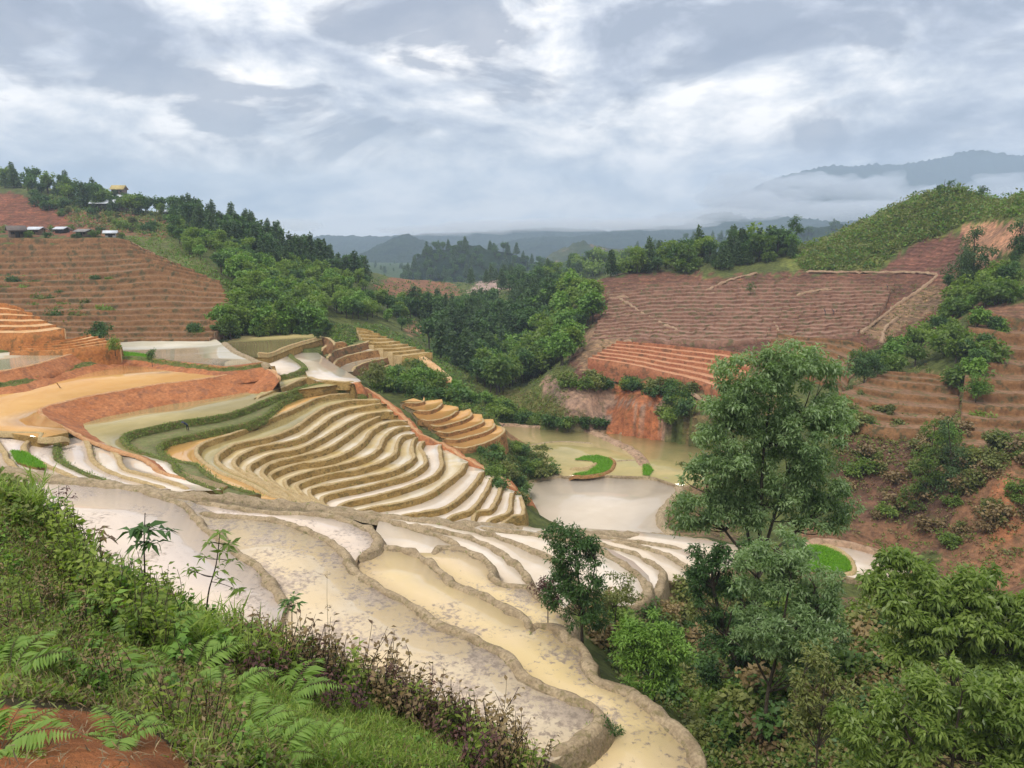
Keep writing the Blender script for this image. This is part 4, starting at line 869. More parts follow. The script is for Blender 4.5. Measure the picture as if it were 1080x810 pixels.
PROT['bush_olive'] = bushproto('olive', 1.6, 2.4, 60, 7, 0.32); PROT['bush_dry'] = bushproto('dry', 1.4, 2.2, 50, 6, 0.3)
NAMES = {'conifer': 'conifer_tree', 'dark': 'broadleaf_tree', 'mid': 'broadleaf_tree', 'bright': 'broadleaf_tree', 'olive': 'broadleaf_tree', 'bush_mid': 'bush', 'bush_dark': 'bush', 'bush_olive': 'bush', 'bush_dry': 'bush'}
MESH = {k: [one_mesh(NAMES[k], a, b_, lm, BK['bark']) for a, b_, H, lm in v_] for k, v_ in PROT.items()}
def poly_pts(poly, n, rng):
    P = np.array(poly, float); lo, hi = P.min(0), P.max(0); out = []
    while len(out) < n:
        q = lo + rng.random((n * 2, 2)) * (hi - lo); out += list(q[inpoly(q[:, 0], q[:, 1], poly)])
    return out[:n]
MARKS = [(126,200,'the ochre roof'),(113,222,'the long farmhouse'),(67,243,'the lower hut row'),(180,226,'the grey shed'),(20,180,'the top left corner of the wood'),(230,240,'the upper hillside meadow'),(300,250,'the middle of the skyline'),(380,275,'the foot of the skyline'),(245,300,'the end of the brown terraces'),(232,350,'the left upper pond'),(320,350,'the far upper pond'),(385,350,'the small upper terraces'),(450,300,'the bare brown strip'),(512,297,'the pale quarry scar'),(480,395,'the water channel'),(450,360,'the brown field in the forest'),(560,320,'the head of the side valley'),(628,320,'the red hillside'),(600,395,'the bare tan bank'),(700,410,'the red furrowed terraces'),(540,345,'the valley bend'),(600,290,'the valley head'),(660,275,'the low end of the saddle'),(773,260,'the tallest saddle tree'),(720,275,'the middle of the saddle'),(835,250,'the silhouetted tree'),(430,410,'the grey-green shrub'),(500,440,'the person in black'),(540,440,'the end of the small terraces'),(640,452,'the dry paddy path'),(1028,280,'the lone pine'),(1075,260,'the edge pine'),(1030,405,'the yellow-olive tree'),(912,385,'the big round bush'),(975,395,'the top dry terrace'),(1060,330,'the right edge terraces'),(900,440,'the lowest dry terrace'),(990,480,'the pair of pines'),(1060,520,'the red cliff face'),(640,490,'the seedling island'),(560,520,'the corner of the milky pond'),(610,600,'the small dark tree'),(690,680,'the fresh green tree'),(774,740,'the thick leaning trunk'),(805,770,'the slender trunk'),(862,760,'the olive sapling'),(900,680,'the brown bare slope'),(730,790,'the outer dyke'),(880,590,'the seedling bed'),(740,530,'the tall tree'),(153,590,'the dark whorled sapling'),(225,610,'the leaning sapling'),(68,550,'the dead stalks'),(106,590,'the brown spiky sapling'),(172,630,'the small brown sapling'),(310,660,'the bush-topped sapling'),(346,640,'the tall thin stalk'),(20,510,'the left end of the dyke'),(0,600,'the left edge'),(60,640,'the upper left fern'),(150,695,'the widest fern'),(300,745,'the large fern'),(100,770,'the red mound'),(420,715,'the muddy paddy bend'),(480,745,'the broken dyke'),(550,790,'the lower end of the crest'),(240,680,'the middle of the crest'),(360,760,'the grass patch'),(450,790,'the bottom of the grass patch'),(200,790,'the bottom bank')]
LOOK = {'conifer': 'pointed', 'dark': 'dark', 'mid': 'mid-green', 'bright': 'fresh green', 'olive': 'olive', 'bush_mid': 'green', 'bush_dark': 'dark', 'bush_olive': 'olive', 'bush_dry': 'brown', 'weed': 'leafy', 'broad': 'bright', 'dry': 'stalky', 'purple': 'reddish', 'tuft': 'grassy', 'fern': 'feathery'}
def lab(base, u, v, s_, size, k):
    m_ = min(MARKS, key=lambda q: (q[0] - u) ** 2 + (q[1] - v) ** 2 * 1.6); f = (s_ - size[0]) / (size[1] - size[0] + 1e-9)
    sz = 'small' if f < .34 else ('large' if f > .67 else 'mid-sized'); side = 'left of' if u < m_[0] - 6 else ('right of' if u > m_[0] + 6 else ('above' if v < m_[1] else 'below'))
    w_ = ('%s %s %s, %s %s' % (sz, LOOK[k], base, side, m_[2])).split(); return ' '.join(w_[:16])
CLEAR = [[(385,294),(440,283),(480,296),(545,312),(545,326),(500,326),(470,330),(390,326)], [(422,340),(462,338),(462,366),(430,366)], [(585,296),(625,296),(625,308),(585,305)]]
FOREST = []      # the anonymous mass behind the ones one can tell apart
def scatter(poly, n, kinds, size, label, cat, group, stuff=0, seed=0, ymin=30, ymax=2000):
    rng = np.random.default_rng(100 + seed); sp = poly_pts(poly, n + stuff, rng); hits = []
    for u, v in sp:
        if any(inpoly(np.array([u]), np.array([v]), q)[0] for q in CLEAR): continue
        h = hit(u, v, ymin)
        if h is not None and h[1] < ymax: hits.append(h)
    hits.sort(key=lambda h: h[1])
    for i, h in enumerate(hits):
        k = kinds[rng.integers(len(kinds))]; j = rng.integers(len(PROT[k])); s_ = rng.uniform(*size) / PROT[k][j][2]
        if i < n:
            uu, vv = proj(*h)
            o = obj(NAMES[k], MESH[k][j]); o.location = (h[0], h[1], h[2] - 0.15); o.rotation_euler = (0, 0, rng.uniform(0, 6.28)); o.scale = (s_ * rng.uniform(.9, 1.15), s_ * rng.uniform(.9, 1.15), s_)
            tag(o, lab(label, uu, vv, s_ * PROT[k][j][2], size, k), cat, group)
        else: FOREST.append((k, j, h, s_, rng.uniform(0, 6.28)))
G1 = 'conifers massed on the left-hand ridge'
scatter([(185,216),(250,233),(300,250),(360,263),(420,276),(490,290),(500,300),(420,300),(380,300),(330,292),(280,282),(230,262),(195,240)], 110, ['conifer', 'conifer', 'dark'], (5, 11), 'conifer on the left ridge', 'tree', G1, 160, 1)
scatter([(180,235),(225,262),(300,282),(370,298),(425,310),(435,350),(385,345),(350,330),(340,357),(240,362),(225,352),(250,330),(252,305),(232,290),(200,272),(178,250)], 90, ['mid', 'dark', 'bright', 'mid'], (4.0, 7.5), 'tree on the wooded slope', 'tree', 'broadleaf trees on the slope above the ponds', 250, 2)
scatter([(395,304),(500,300),(600,285),(622,293),(600,320),(560,350),(520,402),(480,392),(442,362),(430,332)], 110, ['conifer', 'dark', 'conifer'], (7, 11), 'tree in the mid valley', 'tree', 'dark trees filling the mid valley', 260, 3)
scatter([(604,305),(628,312),(632,338),(612,360),(606,380),(570,398),(540,412),(520,422),(498,402),(520,380),(560,345)], 60, ['mid', 'dark', 'bright', 'mid'], (6, 10), 'tree in the clump', 'tree', 'trees in the clump left of the red hillside', 45, 4)
scatter([(575,300),(600,280),(650,272),(700,268),(760,266),(830,262),(838,274),(760,285),(700,288),(640,292),(600,298)], 45, ['mid', 'dark', 'conifer', 'conifer', 'bush_mid'], (3, 11), 'tree on the saddle ridge', 'tree', 'trees along the saddle ridge', 110, 5)
scatter([(0,180),(60,193),(120,207),(185,214),(190,232),(110,224),(50,210),(0,198)], 40, ['mid', 'dark', 'conifer', 'dark'], (6, 11), 'tree of the hilltop wood', 'tree', 'trees along the top of the left hill', 90, 6)
scatter([(0,205),(40,208),(90,225),(110,222),(190,233),(260,262),(250,270),(180,250),(120,248),(90,238)], 45, ['bush_mid', 'bush_dark', 'olive'], (2.5, 5), 'bush by the hamlet', 'bush', 'bushes round the hillside hamlet', 0, 7)
scatter([(385,396),(430,400),(480,412),(535,432),(525,442),(480,426),(430,416),(400,412)], 26, ['bush_dark', 'bush_mid', 'bright'], (2.0, 4.2), 'bush in the thicket', 'bush', 'bushes in the thicket beyond the red spine', 20, 8, 90)
scatter([(205,352),(250,350),(345,350),(360,365),(300,360),(240,363),(205,362)], 22, ['bush_dark', 'dark', 'mid'], (2.5, 4.5), 'bush at the pond edge', 'bush', 'bushes behind the upper ponds', 0, 9)
scatter([(585,398),(620,402),(680,408),(722,412),(728,440),(700,448),(705,420),(660,414),(600,410)], 42, ['bush_mid', 'bush_dark', 'bush_olive'], (2.0, 3.6), 'shrub in the hedge', 'shrub', 'hedge shrubs round the bare tan bank', 0, 10)
scatter([(525,425),(560,440),(600,445),(640,448),(640,452),(580,450),(530,446)], 22, ['bush_dark', 'bush_mid'], (1.5, 3), 'bush behind the olive paddies', 'bush', 'bushes behind the olive paddies', 14, 11)
scatter([(1000,305),(1090,262),(1090,325),(1045,372),(1048,405),(1015,412),(1002,375),(955,392),(905,398),(930,372),(975,345)], 50, ['mid', 'bright', 'bush_mid', 'dark'], (3.2, 5.5), 'tree in the diagonal row', 'tree', 'trees in the diagonal row on the right', 25, 12, 60)
scatter([(0,298),(60,296),(120,298),(118,306),(60,308),(0,310)], 20, ['bush_dark', 'bush_mid'], (1.8, 3), 'bush on the brown terraces', 'bush', 'bushes in the strip across the brown terraces', 0, 13)
scatter([(20,315),(60,312),(105,325),(118,345),(90,352),(50,345),(30,328)], 24, ['bush_dark', 'bush_mid', 'bush_olive'], (1.8, 3.2), 'bush above the orange terraces', 'bush', 'bushes above the orange terraces', 0, 14)
scatter([(882,425),(950,425),(960,455),(900,470),(880,455)], 26, ['bright', 'bush_olive', 'olive'], (2.0, 3.2), 'shrub under the dry terraces', 'shrub', 'yellow-green shrubs below the dry terraces', 0, 15, 60)
scatter([(950,440),(1030,445),(1085,470),(1085,490),(1020,480),(960,470)], 18, ['bush_olive', 'bush_mid', 'bush_dry'], (1.5, 2.6), 'bush above the red cliff', 'bush', 'bushes above the right-hand cliff', 8, 16, 50)
scatter([(505,470),(545,470),(600,488),(590,498),(560,510),(548,540),(560,552),(520,520)], 26, ['bush_dark', 'bush_mid', 'bush_olive'], (1.2, 2.4), 'bush on the grassy bank', 'bush', 'bushes left of the milky pond', 18, 17, 60)
scatter([(612,620),(640,640),(700,640),(760,610),(860,640),(930,640),(940,700),(880,760),(800,800),(740,790),(700,745),(650,715),(615,670)], 40, ['bush_mid', 'bush_dark', 'bush_olive', 'bush_dry'], (1.0, 2.2), 'undergrowth bush', 'bush', 'undergrowth below the tall trees', 120, 18, 24, 90)
scatter([(890,480),(1000,470),(1060,490),(1030,520),(960,500),(900,495)], 22, ['bush_olive', 'bush_dry'], (1.3, 2.4), 'bush on the dark bank', 'bush', 'withered bushes on the right-hand cliff', 0, 19, 60)
scatter([(700,500),(760,480),(800,520),(790,560),(720,560)], 26, ['bush_olive', 'bush_mid'], (1.2, 2.2), 'bush by the milky pond', 'bush', 'bushes right of the milky pond', 0, 20, 60)
# the wooded hills beyond the valley
for hi, n_h, rng_s in ((0, 420, 9.5), (2, 260, 11)):
    X_, Y_, Z_ = HILLS[hi]; rh = np.random.default_rng(60 + hi)
    for q in range(n_h):
        i_, j_ = rh.integers(6, 38), rh.integers(3, 257); FOREST.append((('conifer', 'dark')[rh.integers(2)], rh.integers(4), np.array([X_[i_, j_], Y_[i_, j_], Z_[i_, j_]]), rng_s * rh.uniform(.8, 1.5) / 8, rh.uniform(0, 6)))
scatter([(880,480),(1085,485),(1085,600),(1000,590),(900,555)], 34, ['bush_olive', 'bush_mid', 'bush_dry'], (1.2, 2.8), 'shrub on the red cliff', 'shrub', 'shrubs on the red cliff', 0, 21, 60)
# the mass of the forest as one body
if FOREST:
    Vs, Fs, Ts, Ms = [], [], [], []; n_ = 0; kk = list(LM); mats = [LM['conifer'], LM['dark'], LM['mid'], LM['bright'], BK['bark'], LM['olive'], LM['dry']]
    mk = {'conifer': 0, 'dark': 1, 'mid': 2, 'bright': 3, 'bush_mid': 2, 'bush_dark': 1, 'bush_olive': 5, 'bush_dry': 6, 'olive': 5}
    for k, j, h, s_, a in FOREST:
        cr, tr = PROT[k][j][:2]; V, Fq = join([(cr[0], cr[1]), tr]); c_, s2 = math.cos(a), math.sin(a)
        X = V * s_; X = np.stack([X[:, 0] * c_ - X[:, 1] * s2, X[:, 0] * s2 + X[:, 1] * c_, X[:, 2]], 1) + [h[0], h[1], h[2] - .15]
        Vs.append(X); Fs.append(Fq + n_); n_ += len(X); Ts.append(np.r_[cr[2] * .6 + RNG.random() * .4, np.zeros(len(tr[1]))]); Ms.append(np.r_[np.full(len(cr[1]), mk.get(k, 2)), np.full(len(tr[1]), 4)])
    fo = obj('forest', mesh_np('forest', np.concatenate(Vs), np.concatenate(Fs), mats, np.concatenate(Ms), attr=np.concatenate(Ts)))
    tag(fo, 'dense green forest behind the nearest trees on both valley sides', 'forest', kind='stuff')
def scrub(name, specs, label, seed):
    """low cover nobody could count: one object of leaf tufts"""
    rng = np.random.default_rng(seed); Vs, Fs, Ts, Ms = [], [], [], []; n_ = 0; mats = [LM[k] for k in ('mid', 'olive', 'bright', 'dark', 'dry', 'grass')]
    for poly, n, lf, ht, mids, ymin, ymax in specs:
        cen = []
        for u, v in poly_pts(poly, n, rng):
            h = hit(u, v, ymin)
            if h is not None and h[1] < ymax: cen.append(h)
        if not cen: continue
        cen = np.array(cen) + [0, 0, ht * .35]; V, Fq, tn = clumps(cen, ht, 8, lf, lf * .33, rng, -0.2)
        Vs.append(V); Fs.append(Fq + n_); n_ += len(V); Ts.append(tn); Ms.append(np.repeat(np.array(mids)[rng.integers(len(mids), size=len(cen))], 8))
    tag(obj(name, mesh_np(name, np.concatenate(Vs), np.concatenate(Fs), mats, np.concatenate(Ms), attr=np.concatenate(Ts))), label, name, kind='stuff')
scrub('scrub', [
 ([(820,262),(880,230),(940,195),(1000,175),(1090,185),(1090,228),(1020,234),(1000,246),(950,262),(925,284),(850,286)], 3400, 0.8, 0.9, [0,1,1,1,2], 120, 400), ([(820,262),(880,232),(940,200),(1000,180),(1090,190),(1090,228),(1020,234),(1000,246),(950,262),(925,284),(850,286)], 420, 1.0, 1.5, [1,3,0], 120, 400),
 ([(300,700),(300,700.1),(301,700)], 1, .3, .3, [0], 2, 30),
 ([(130,250),(180,252),(215,275),(232,292),(250,300),(300,330),(340,350),(240,360),(250,320),(170,280),(140,268)], 900, .6, .6, [0,1,2], 100, 400),
 ([(60,195),(190,222),(300,262),(300,285),(220,262),(180,252),(80,240),(50,212)], 1500, .9, .8, [0,1,3], 150, 600),
 ([(0,296),(120,298),(120,306),(0,308)], 200, .5, .5, [0,1,3], 80, 300), ([(10,315),(60,312),(110,325),(118,348),(60,350)], 350, .5, .5, [0,1,3,4], 80, 300),
 ([(385,396),(430,400),(535,432),(560,445),(600,450),(520,446),(430,420)], 900, .4, .5, [0,1,3], 90, 220),
 ([(520,405),(560,412),(600,432),(640,446),(560,448),(525,430)], 400, .3, .35, [0,1,4], 90, 220),
 ([(500,470),(545,468),(600,490),(560,510),(548,545),(565,556),(520,530)], 900, .3, .35, [0,1,3], 60, 170),
 ([(600,610),(640,640),(700,640),(760,600),(860,630),(940,640),(1000,700),(1090,810),(740,815),(720,760),(650,715)], 5200, .26, .35, [0,1,1,4,3], 12, 100),
 ([(880,400),(1090,380),(1090,480),(1000,500),(880,480)], 1500, .4, .4, [1,0,4,1], 60, 200),
 ([(900,300),(1000,300),(1040,330),(960,400),(900,400)], 500, .4, .3, [1,1,4], 90, 250),
 ([(880,480),(1090,480),(1090,620),(950,600),(850,560)], 500, .35, .35, [1,4,0], 60, 200),
 ([(620,300),(850,290),(850,390),(640,400)], 450, .4, .25, [1,4], 100, 330),
 ([(700,500),(790,500),(790,570),(700,560)], 500, .3, .3, [1,0,4], 60, 150),
 ([(335,342),(400,343),(440,362),(500,395),(500,425),(470,400),(430,385),(380,378),(350,360)], 1300, .5, .6, [0,1,3,2], 100, 300), ([(500,395),(600,385),(600,440),(540,448),(500,430)], 500, .4, .5, [0,1,1], 100, 300),
 ([(395,285),(600,285),(620,300),(500,400),(430,350),(395,310)], 1500, .9, .8, [3,0,3], 150, 800),
 ([(0,485),(20,500),(60,540),(0,560)], 300, .12, .2, [0,1], 3, 40),
], 'low green scrub and weeds covering the slopes', 5)
# ------------------------------------------------------------------ trees one can point to
def px_tree(name, label, Y, lobes, trunks, n, per, leaf, lm, crad=0.55, cat='tree', width=0.17, seed=1, droop=0.35, depth=0.85, r0=0.16, twigs=40, group=None, spray=6):
    n = int(n * 1.15)
    """lobes: (u, v, ru, rv) measured on the photograph at distance Y; built at full size and depth there"""
    rng = np.random.default_rng(seed); k = Y / 770.0
    base = PY(trunks[0][0][0], trunks[0][0][1], Y); g = gz(base[0], base[1]); 
    L3 = []
    for i, (u, v, ru, rv) in enumerate(lobes):
        c = PY(u, v, Y) + [0, rng.uniform(-.45, .45) * ru * k * 1.2, 0]; L3.append((*(c - base), ru * k, ru * k * depth, rv * k))
    ns = max(8, n // spray); sc_ = lobes_pts(L3, ns, rng, 0.45); sr_ = crad * 1.5 * rng.uniform(.6, 1.25, (ns, 1, 1)); m_ = n // ns
    dd_ = unit(rng.normal(0, 1, (ns, m_, 3))); cen = (sc_[:, None] + dd_ * sr_ * rng.uniform(.35, 1, (ns, m_, 1)) * [1, 1, .55]).reshape(-1, 3)
    cr = clumps(cen, crad * .62, per, leaf, leaf * width, rng, droop); tone_ = np.repeat(rng.random(ns), m_ * per); cr = (cr[0], cr[1], np.clip(cr[2] * .65 + tone_ * .35, 0, 1))
    root = empty(name, base); tag(root, label, cat, group)
    tv = []
    for path in trunks:
        P = [PY(u, v, Y) - base for u, v in path]
        if path is trunks[0]: P[0][2] = max(min(P[0][2], g - base[2] - 0.5), P[0][2] - (1.0 if r0 < .11 else 6.0))
        tv.append(tube(smooth(P, 0.3), r0 if path is trunks[0] else r0 * .55, r0 * .25, 7))
    allp = np.vstack([np.vstack([PY(u, v, Y) - base for u, v in path])[1:] for path in trunks])
    for q in cen[rng.choice(len(cen), min(twigs, len(cen)), replace=False)]:
        a = allp[np.argmin(np.linalg.norm(allp - q, axis=1) + np.where(allp[:, 2] > q[2], 3.0, 0))]; tv.append(tube(bend(a, q, rng, .08), r0 * .22, 0.012, 4))
    V, Fq = join(tv); obj('trunk', mesh_np('trunk', V, Fq, BK['bark'], smooth=True), root)
    obj('crown', mesh_np('crown', cr[0], cr[1], LM[lm], attr=cr[2]), root); return root
px_tree('broadleaf_tree', 'tallest tree, blue-green and many-stemmed, standing right of the milky pond', 50,
  [(828,380,34,20),(790,394,36,26),(862,398,32,26),(770,424,30,24),(876,436,24,26),(805,432,48,36),(850,450,42,40),(765,468,38,32),(866,505,28,32),(820,500,55,38),(755,505,34,28),(735,532,24,22),(862,540,36,20),(790,535,40,22),(728,550,18,12),(885,530,16,22)],
  [[(790,735),(792,660),(800,590),(802,540),(806,470),(815,410)],[(800,600),(788,560),(785,500),(770,450)],[(802,595),(815,550),(830,500),(845,440)],[(800,600),(765,560),(745,520)],[(806,590),(840,560),(870,530)]],
  1950, 24, 0.34, 'tall', 0.56, seed=2, r0=0.22, twigs=120)
px_tree('broadleaf_tree', 'dark tree with a thick leaning trunk just below the tallest tree', 44,
  [(742,585,22,16),(775,580,30,20),(750,620,28,28),(790,620,35,30),(765,660,32,30),(785,690,30,28),(750,700,18,20),(800,660,30,30)],
  [[(774,770),(772,740),(782,715),(788,680),(780,620)],[(783,712),(765,670),(752,620)],[(785,700),(800,660),(800,610)]],
  480, 26, 0.28, 'dark', 0.45, seed=3, r0=0.38, twigs=60)
px_tree('broadleaf_tree', 'slender feathery blue-green tree in front of the tall tree group', 35,
  [(835,587,38,22),(858,612,30,28),(808,612,34,28),(835,650,50,32),(870,640,22,26),(800,665,26,24),(860,660,24,24),(840,685,30,18)],
  [[(798,812),(806,770),(810,730),(822,680),(832,620),(836,590)],[(812,725),(795,690),(790,660)],[(822,680),(850,650),(860,620)]],
  900, 26, 0.24, 'tall', 0.36, seed=4, r0=0.13, twigs=70)
px_tree('broadleaf_tree', 'broad bushy tree with drooping leaves right of the seedling bed', 28,
  [(945,600,26,16),(985,612,35,22),(1030,625,38,25),(1070,645,35,30),(950,635,32,25),(1000,655,45,28),(1050,680,45,30),(960,670,32,26),(925,615,16,14),(1085,690,30,40)],
  [[(1010,790),(1008,740),(1000,690),(1000,640)],[(1006,735),(965,690),(950,640)],[(1004,720),(1045,690),(1065,650)]],
  760, 26, 0.30, 'lush', 0.36, seed=5, r0=0.14, twigs=60, droop=0.7)
px_tree('broadleaf_tree', 'pale green leafy tree filling the bottom right corner', 20,
  [(1000,725,40,28),(1050,735,38,30),(960,745,40,30),(1090,760,35,40),(1020,775,45,30),(960,785,40,28),(905,770,30,30),(1060,800,45,25),(930,810,40,20)],
  [[(1000,850),(1005,800),(1010,760),(1015,730)],[(1004,810),(960,780),(950,750)],[(1006,800),(1050,770),(1070,740)]],
  700, 22, 0.22, 'lush', 0.28, seed=6, r0=0.08, twigs=60, droop=0.5)
px_tree('broadleaf_tree', 'small dense dark green tree at the edge of the near paddies', 41,
  [(590,566,14,14),(612,568,20,16),(628,590,14,18),(600,590,20,18),(615,615,22,20),(592,612,14,16),(608,640,22,20),(630,650,16,16),(588,632,12,12)],
  [[(615,690),(613,650),(610,610),(608,575)],[(613,650),(625,610),(628,590)],[(612,640),(596,615),(594,580)]],
  480, 16, 0.24, 'dark', 0.36, seed=7, r0=0.12, twigs=40)
px_tree('broadleaf_tree', 'bright fresh green young tree below the small dark tree', 37,
  [(688,655,20,16),(670,680,24,20),(705,682,26,22),(685,700,32,22),(720,705,18,16),(660,705,18,14),(690,722,26,12)],
  [[(690,760),(690,720),(688,690),(688,660)],[(690,720),(670,690)],[(690,715),(712,690)]],
  420, 16, 0.25, 'bright', 0.36, seed=8, r0=0.08, twigs=40)
px_tree('sapling_tree', 'thin olive sapling with sparse leaves left of the corner tree', 24,
  [(868,700,20,16),(850,725,18,16),(885,730,18,18),(865,760,24,16),(840,755,12,12),(890,765,16,14)],
  [[(862,840),(862,790),(868,740),(872,690)],[(864,770),(848,735),(846,715)],[(866,750),(884,725)]],
  190, 12, 0.20, 'olive', 0.30, seed=9, r0=0.05, twigs=40)
px_tree('bush', 'open yellow-green bush beside the small dark tree', 46, [(655,612,16,8),(648,628,16,12),(640,640,14,12),(662,622,12,8)], [[(648,665),(650,640),(655,618)],[(649,650),(642,630)]], 110, 10, 0.24, 'olive', 0.35, 'bush', seed=10, r0=0.06, twigs=20)
px_tree('bush', 'dark purplish bush at the left foot of the small dark tree', 43, [(578,615,10,12),(570,622,8,8),(585,630,10,10)], [[(578,645),(578,620)]], 90, 12, 0.2, 'purple', 0.3, 'bush', seed=11, r0=0.04, twigs=20)
px_tree('bush', 'leafy dark bush growing in the broken dyke near the bottom', 32, [(640,765,8,10),(645,778,10,10),(633,775,8,8)], [[(640,795),(640,770)]], 90, 12, 0.16, 'dark', 0.22, 'bush', seed=12, r0=0.03, twigs=10)
px_tree('shrub', 'grey-green round shrub at the top end of the red earth spine', 138, [(388,393,12,8),(396,388,10,8),(380,398,8,6),(400,396,8,8)], [[(390,406),(390,396)]], 130, 10, 0.5, 'olive', 0.7, 'shrub', seed=13, r0=0.12, twigs=20)
px_tree('bush', 'round dark bush on the red bank beside the clear upper pond', 114, [(160,372,5,4.5),(157,375,4,3)], [[(160,380),(160,374)]], 40, 10, 0.35, 'dark', 0.35, 'bush', seed=14, r0=0.05, twigs=8)
px_tree('conifer_tree', 'tall feathery pine standing above the red cliff on the right', 99,
  [(1000,455,10,14),(1010,480,16,16),(1000,505,22,16),(1012,525,22,16),(985,520,18,14),(1020,500,12,14)], [[(1012,565),(1008,530),(1004,490),(1000,445)]], 420, 12, 0.42, 'conifer', 0.6, seed=15, r0=0.18, twigs=40, droop=.1)
px_tree('conifer_tree', 'wide olive-green pine left of the feathery pine on the cliff', 100,
  [(985,455,12,10),(975,500,16,14),(965,525,20,16),(980,545,22,14),(955,545,14,10),(975,480,12,12)], [[(972,570),(974,530),(980,490),(986,450)]], 360, 12, 0.42, 'mid', 0.6, seed=16, r0=0.18, twigs=40, droop=.1)
px_tree('conifer_tree', 'lone dark pine on the bare slope near the right edge', 182,
  [(1028,250,8,12),(1025,268,16,12),(1035,282,18,12),(1015,285,16,10),(1030,295,22,8),(1045,268,8,10)], [[(1027,315),(1027,290),(1028,245)]], 420, 10, 0.75, 'conifer', 1.0, seed=17, r0=0.3, twigs=40, droop=.1)
px_tree('conifer_tree', 'dark pine cut by the right edge of the photograph', 175, [(1078,240,8,12),(1080,258,10,14),(1076,272,8,10)], [[(1079,290),(1079,235)]], 160, 10, 0.7, 'dark', 0.9, seed=18, r0=0.25, twigs=20)
px_tree('broadleaf_tree', 'small tree silhouetted on the saddle left of the green hill', 255, [(840,232,6,5),(838,238,5,4),(842,240,6,4)], [[(840,262),(840,240),(840,232)]], 70, 9, 0.8, 'dark', 0.9, seed=19, r0=0.25, twigs=12)
px_tree('broadleaf_tree', 'bright green tree at the foot of the silhouetted saddle tree', 250, [(835,252,8,6),(838,258,9,6)], [[(836,268),(836,252)]], 70, 9, 0.8, 'bright', 0.9, seed=20, r0=0.25, twigs=12)
px_tree('broadleaf_tree', 'tall dark tree rising above the saddle ridge wood', 262, [(773,250,8,7),(768,262,10,8),(780,262,12,8),(774,272,14,8)], [[(774,288),(774,255)]], 190, 9, 0.9, 'dark', 1.1, seed=21, r0=0.4, twigs=20)
px_tree('broadleaf_tree', 'thin open tree on the crest of the green hill', 240, [(997,191,5,4),(990,197,4,2.5),(1004,193,3,3)], [[(996,203),(996,195),(997,189)],[(996,199),(990,196)]], 30, 8, 0.6, 'dark', 0.6, seed=22, r0=0.14, twigs=14)
px_tree('bush', 'round bush on the crest right of the thin hilltop tree', 238, [(1015,197,6,4),(1012,199,4,3)], [[(1015,203),(1015,198)]], 40, 8, 0.6, 'mid', 0.6, 'bush', seed=23, r0=0.1, twigs=8)
px_tree('broadleaf_tree', 'small pointed tree on the crest near the right edge', 232, [(1036,196,4,4),(1036,201,5,3)], [[(1036,207),(1036,196)]], 34, 8, 0.6, 'dark', 0.6, seed=24, r0=0.12, twigs=8)
px_tree('bush', 'big round dark bush between the dry terraces on the right', 135, [(908,376,12,10),(918,384,12,12),(903,388,12,10),(915,392,12,7)], [[(912,400),(912,382)]], 220, 9, 0.5, 'dark', 0.7, 'bush', seed=25, r0=0.15, twigs=16)
px_tree('broadleaf_tree', 'yellow-olive round tree at the low end of the diagonal row', 117, [(1028,403,12,9),(1035,408,12,10),(1022,410,8,7)], [[(1030,424),(1030,408)]], 200, 9, 0.42, 'bright', 0.6, seed=26, r0=0.14, twigs=16)
px_tree('bush', 'big dark bush at the right end of the thicket above the orange terraces', 128, [(103,347,9,7),(111,350,8,7),(96,350,8,6)], [[(105,358),(105,350)]], 120, 9, 0.5, 'dark', 0.6, 'bush', seed=31, r0=0.1, twigs=8)
px_tree('bush', 'green bush between the orange terraces and the left upper pond', 119, [(124,362,6,5),(118,364,6,4)], [[(121,369),(121,363)]], 60, 9, 0.4, 'mid', 0.5, 'bush', seed=32, r0=0.08, twigs=8)
px_tree('bush', 'small isolated bush on the upper red hillside', 215, [(792,300,4,5),(792,304,4,4)], [[(792,311),(792,303)]], 34, 8, 0.5, 'dark', 0.5, 'bush', seed=27, r0=0.08, twigs=6)
px_tree('broadleaf_tree', 'fresh green tree below the dry terraces beside the pines', 104, [(1000,425+28,8,7),(1006,460,9,9),(996,466,9,8)], [[(1000,485),(1000,458)]], 120, 9, 0.4, 'bright', 0.5, seed=28, r0=0.1, twigs=12)
px_tree('bush', 'paired round bush at the crest of the brown terraces', 230, [(128,256,5,5),(134,260,6,4)], [[(131,265),(131,257)]], 50, 8, 0.6, 'dark', 0.6, 'bush', seed=29, r0=0.1, twigs=6)
px_tree('banana_plant', 'pale banana clump beside the brown hut on the left edge', 300, [(3,240,5,6),(0,248,6,6)], [[(3,256),(3,243)]], 50, 8, 0.9, 'bright', 0.8, 'plant', seed=30, r0=0.12, twigs=4)
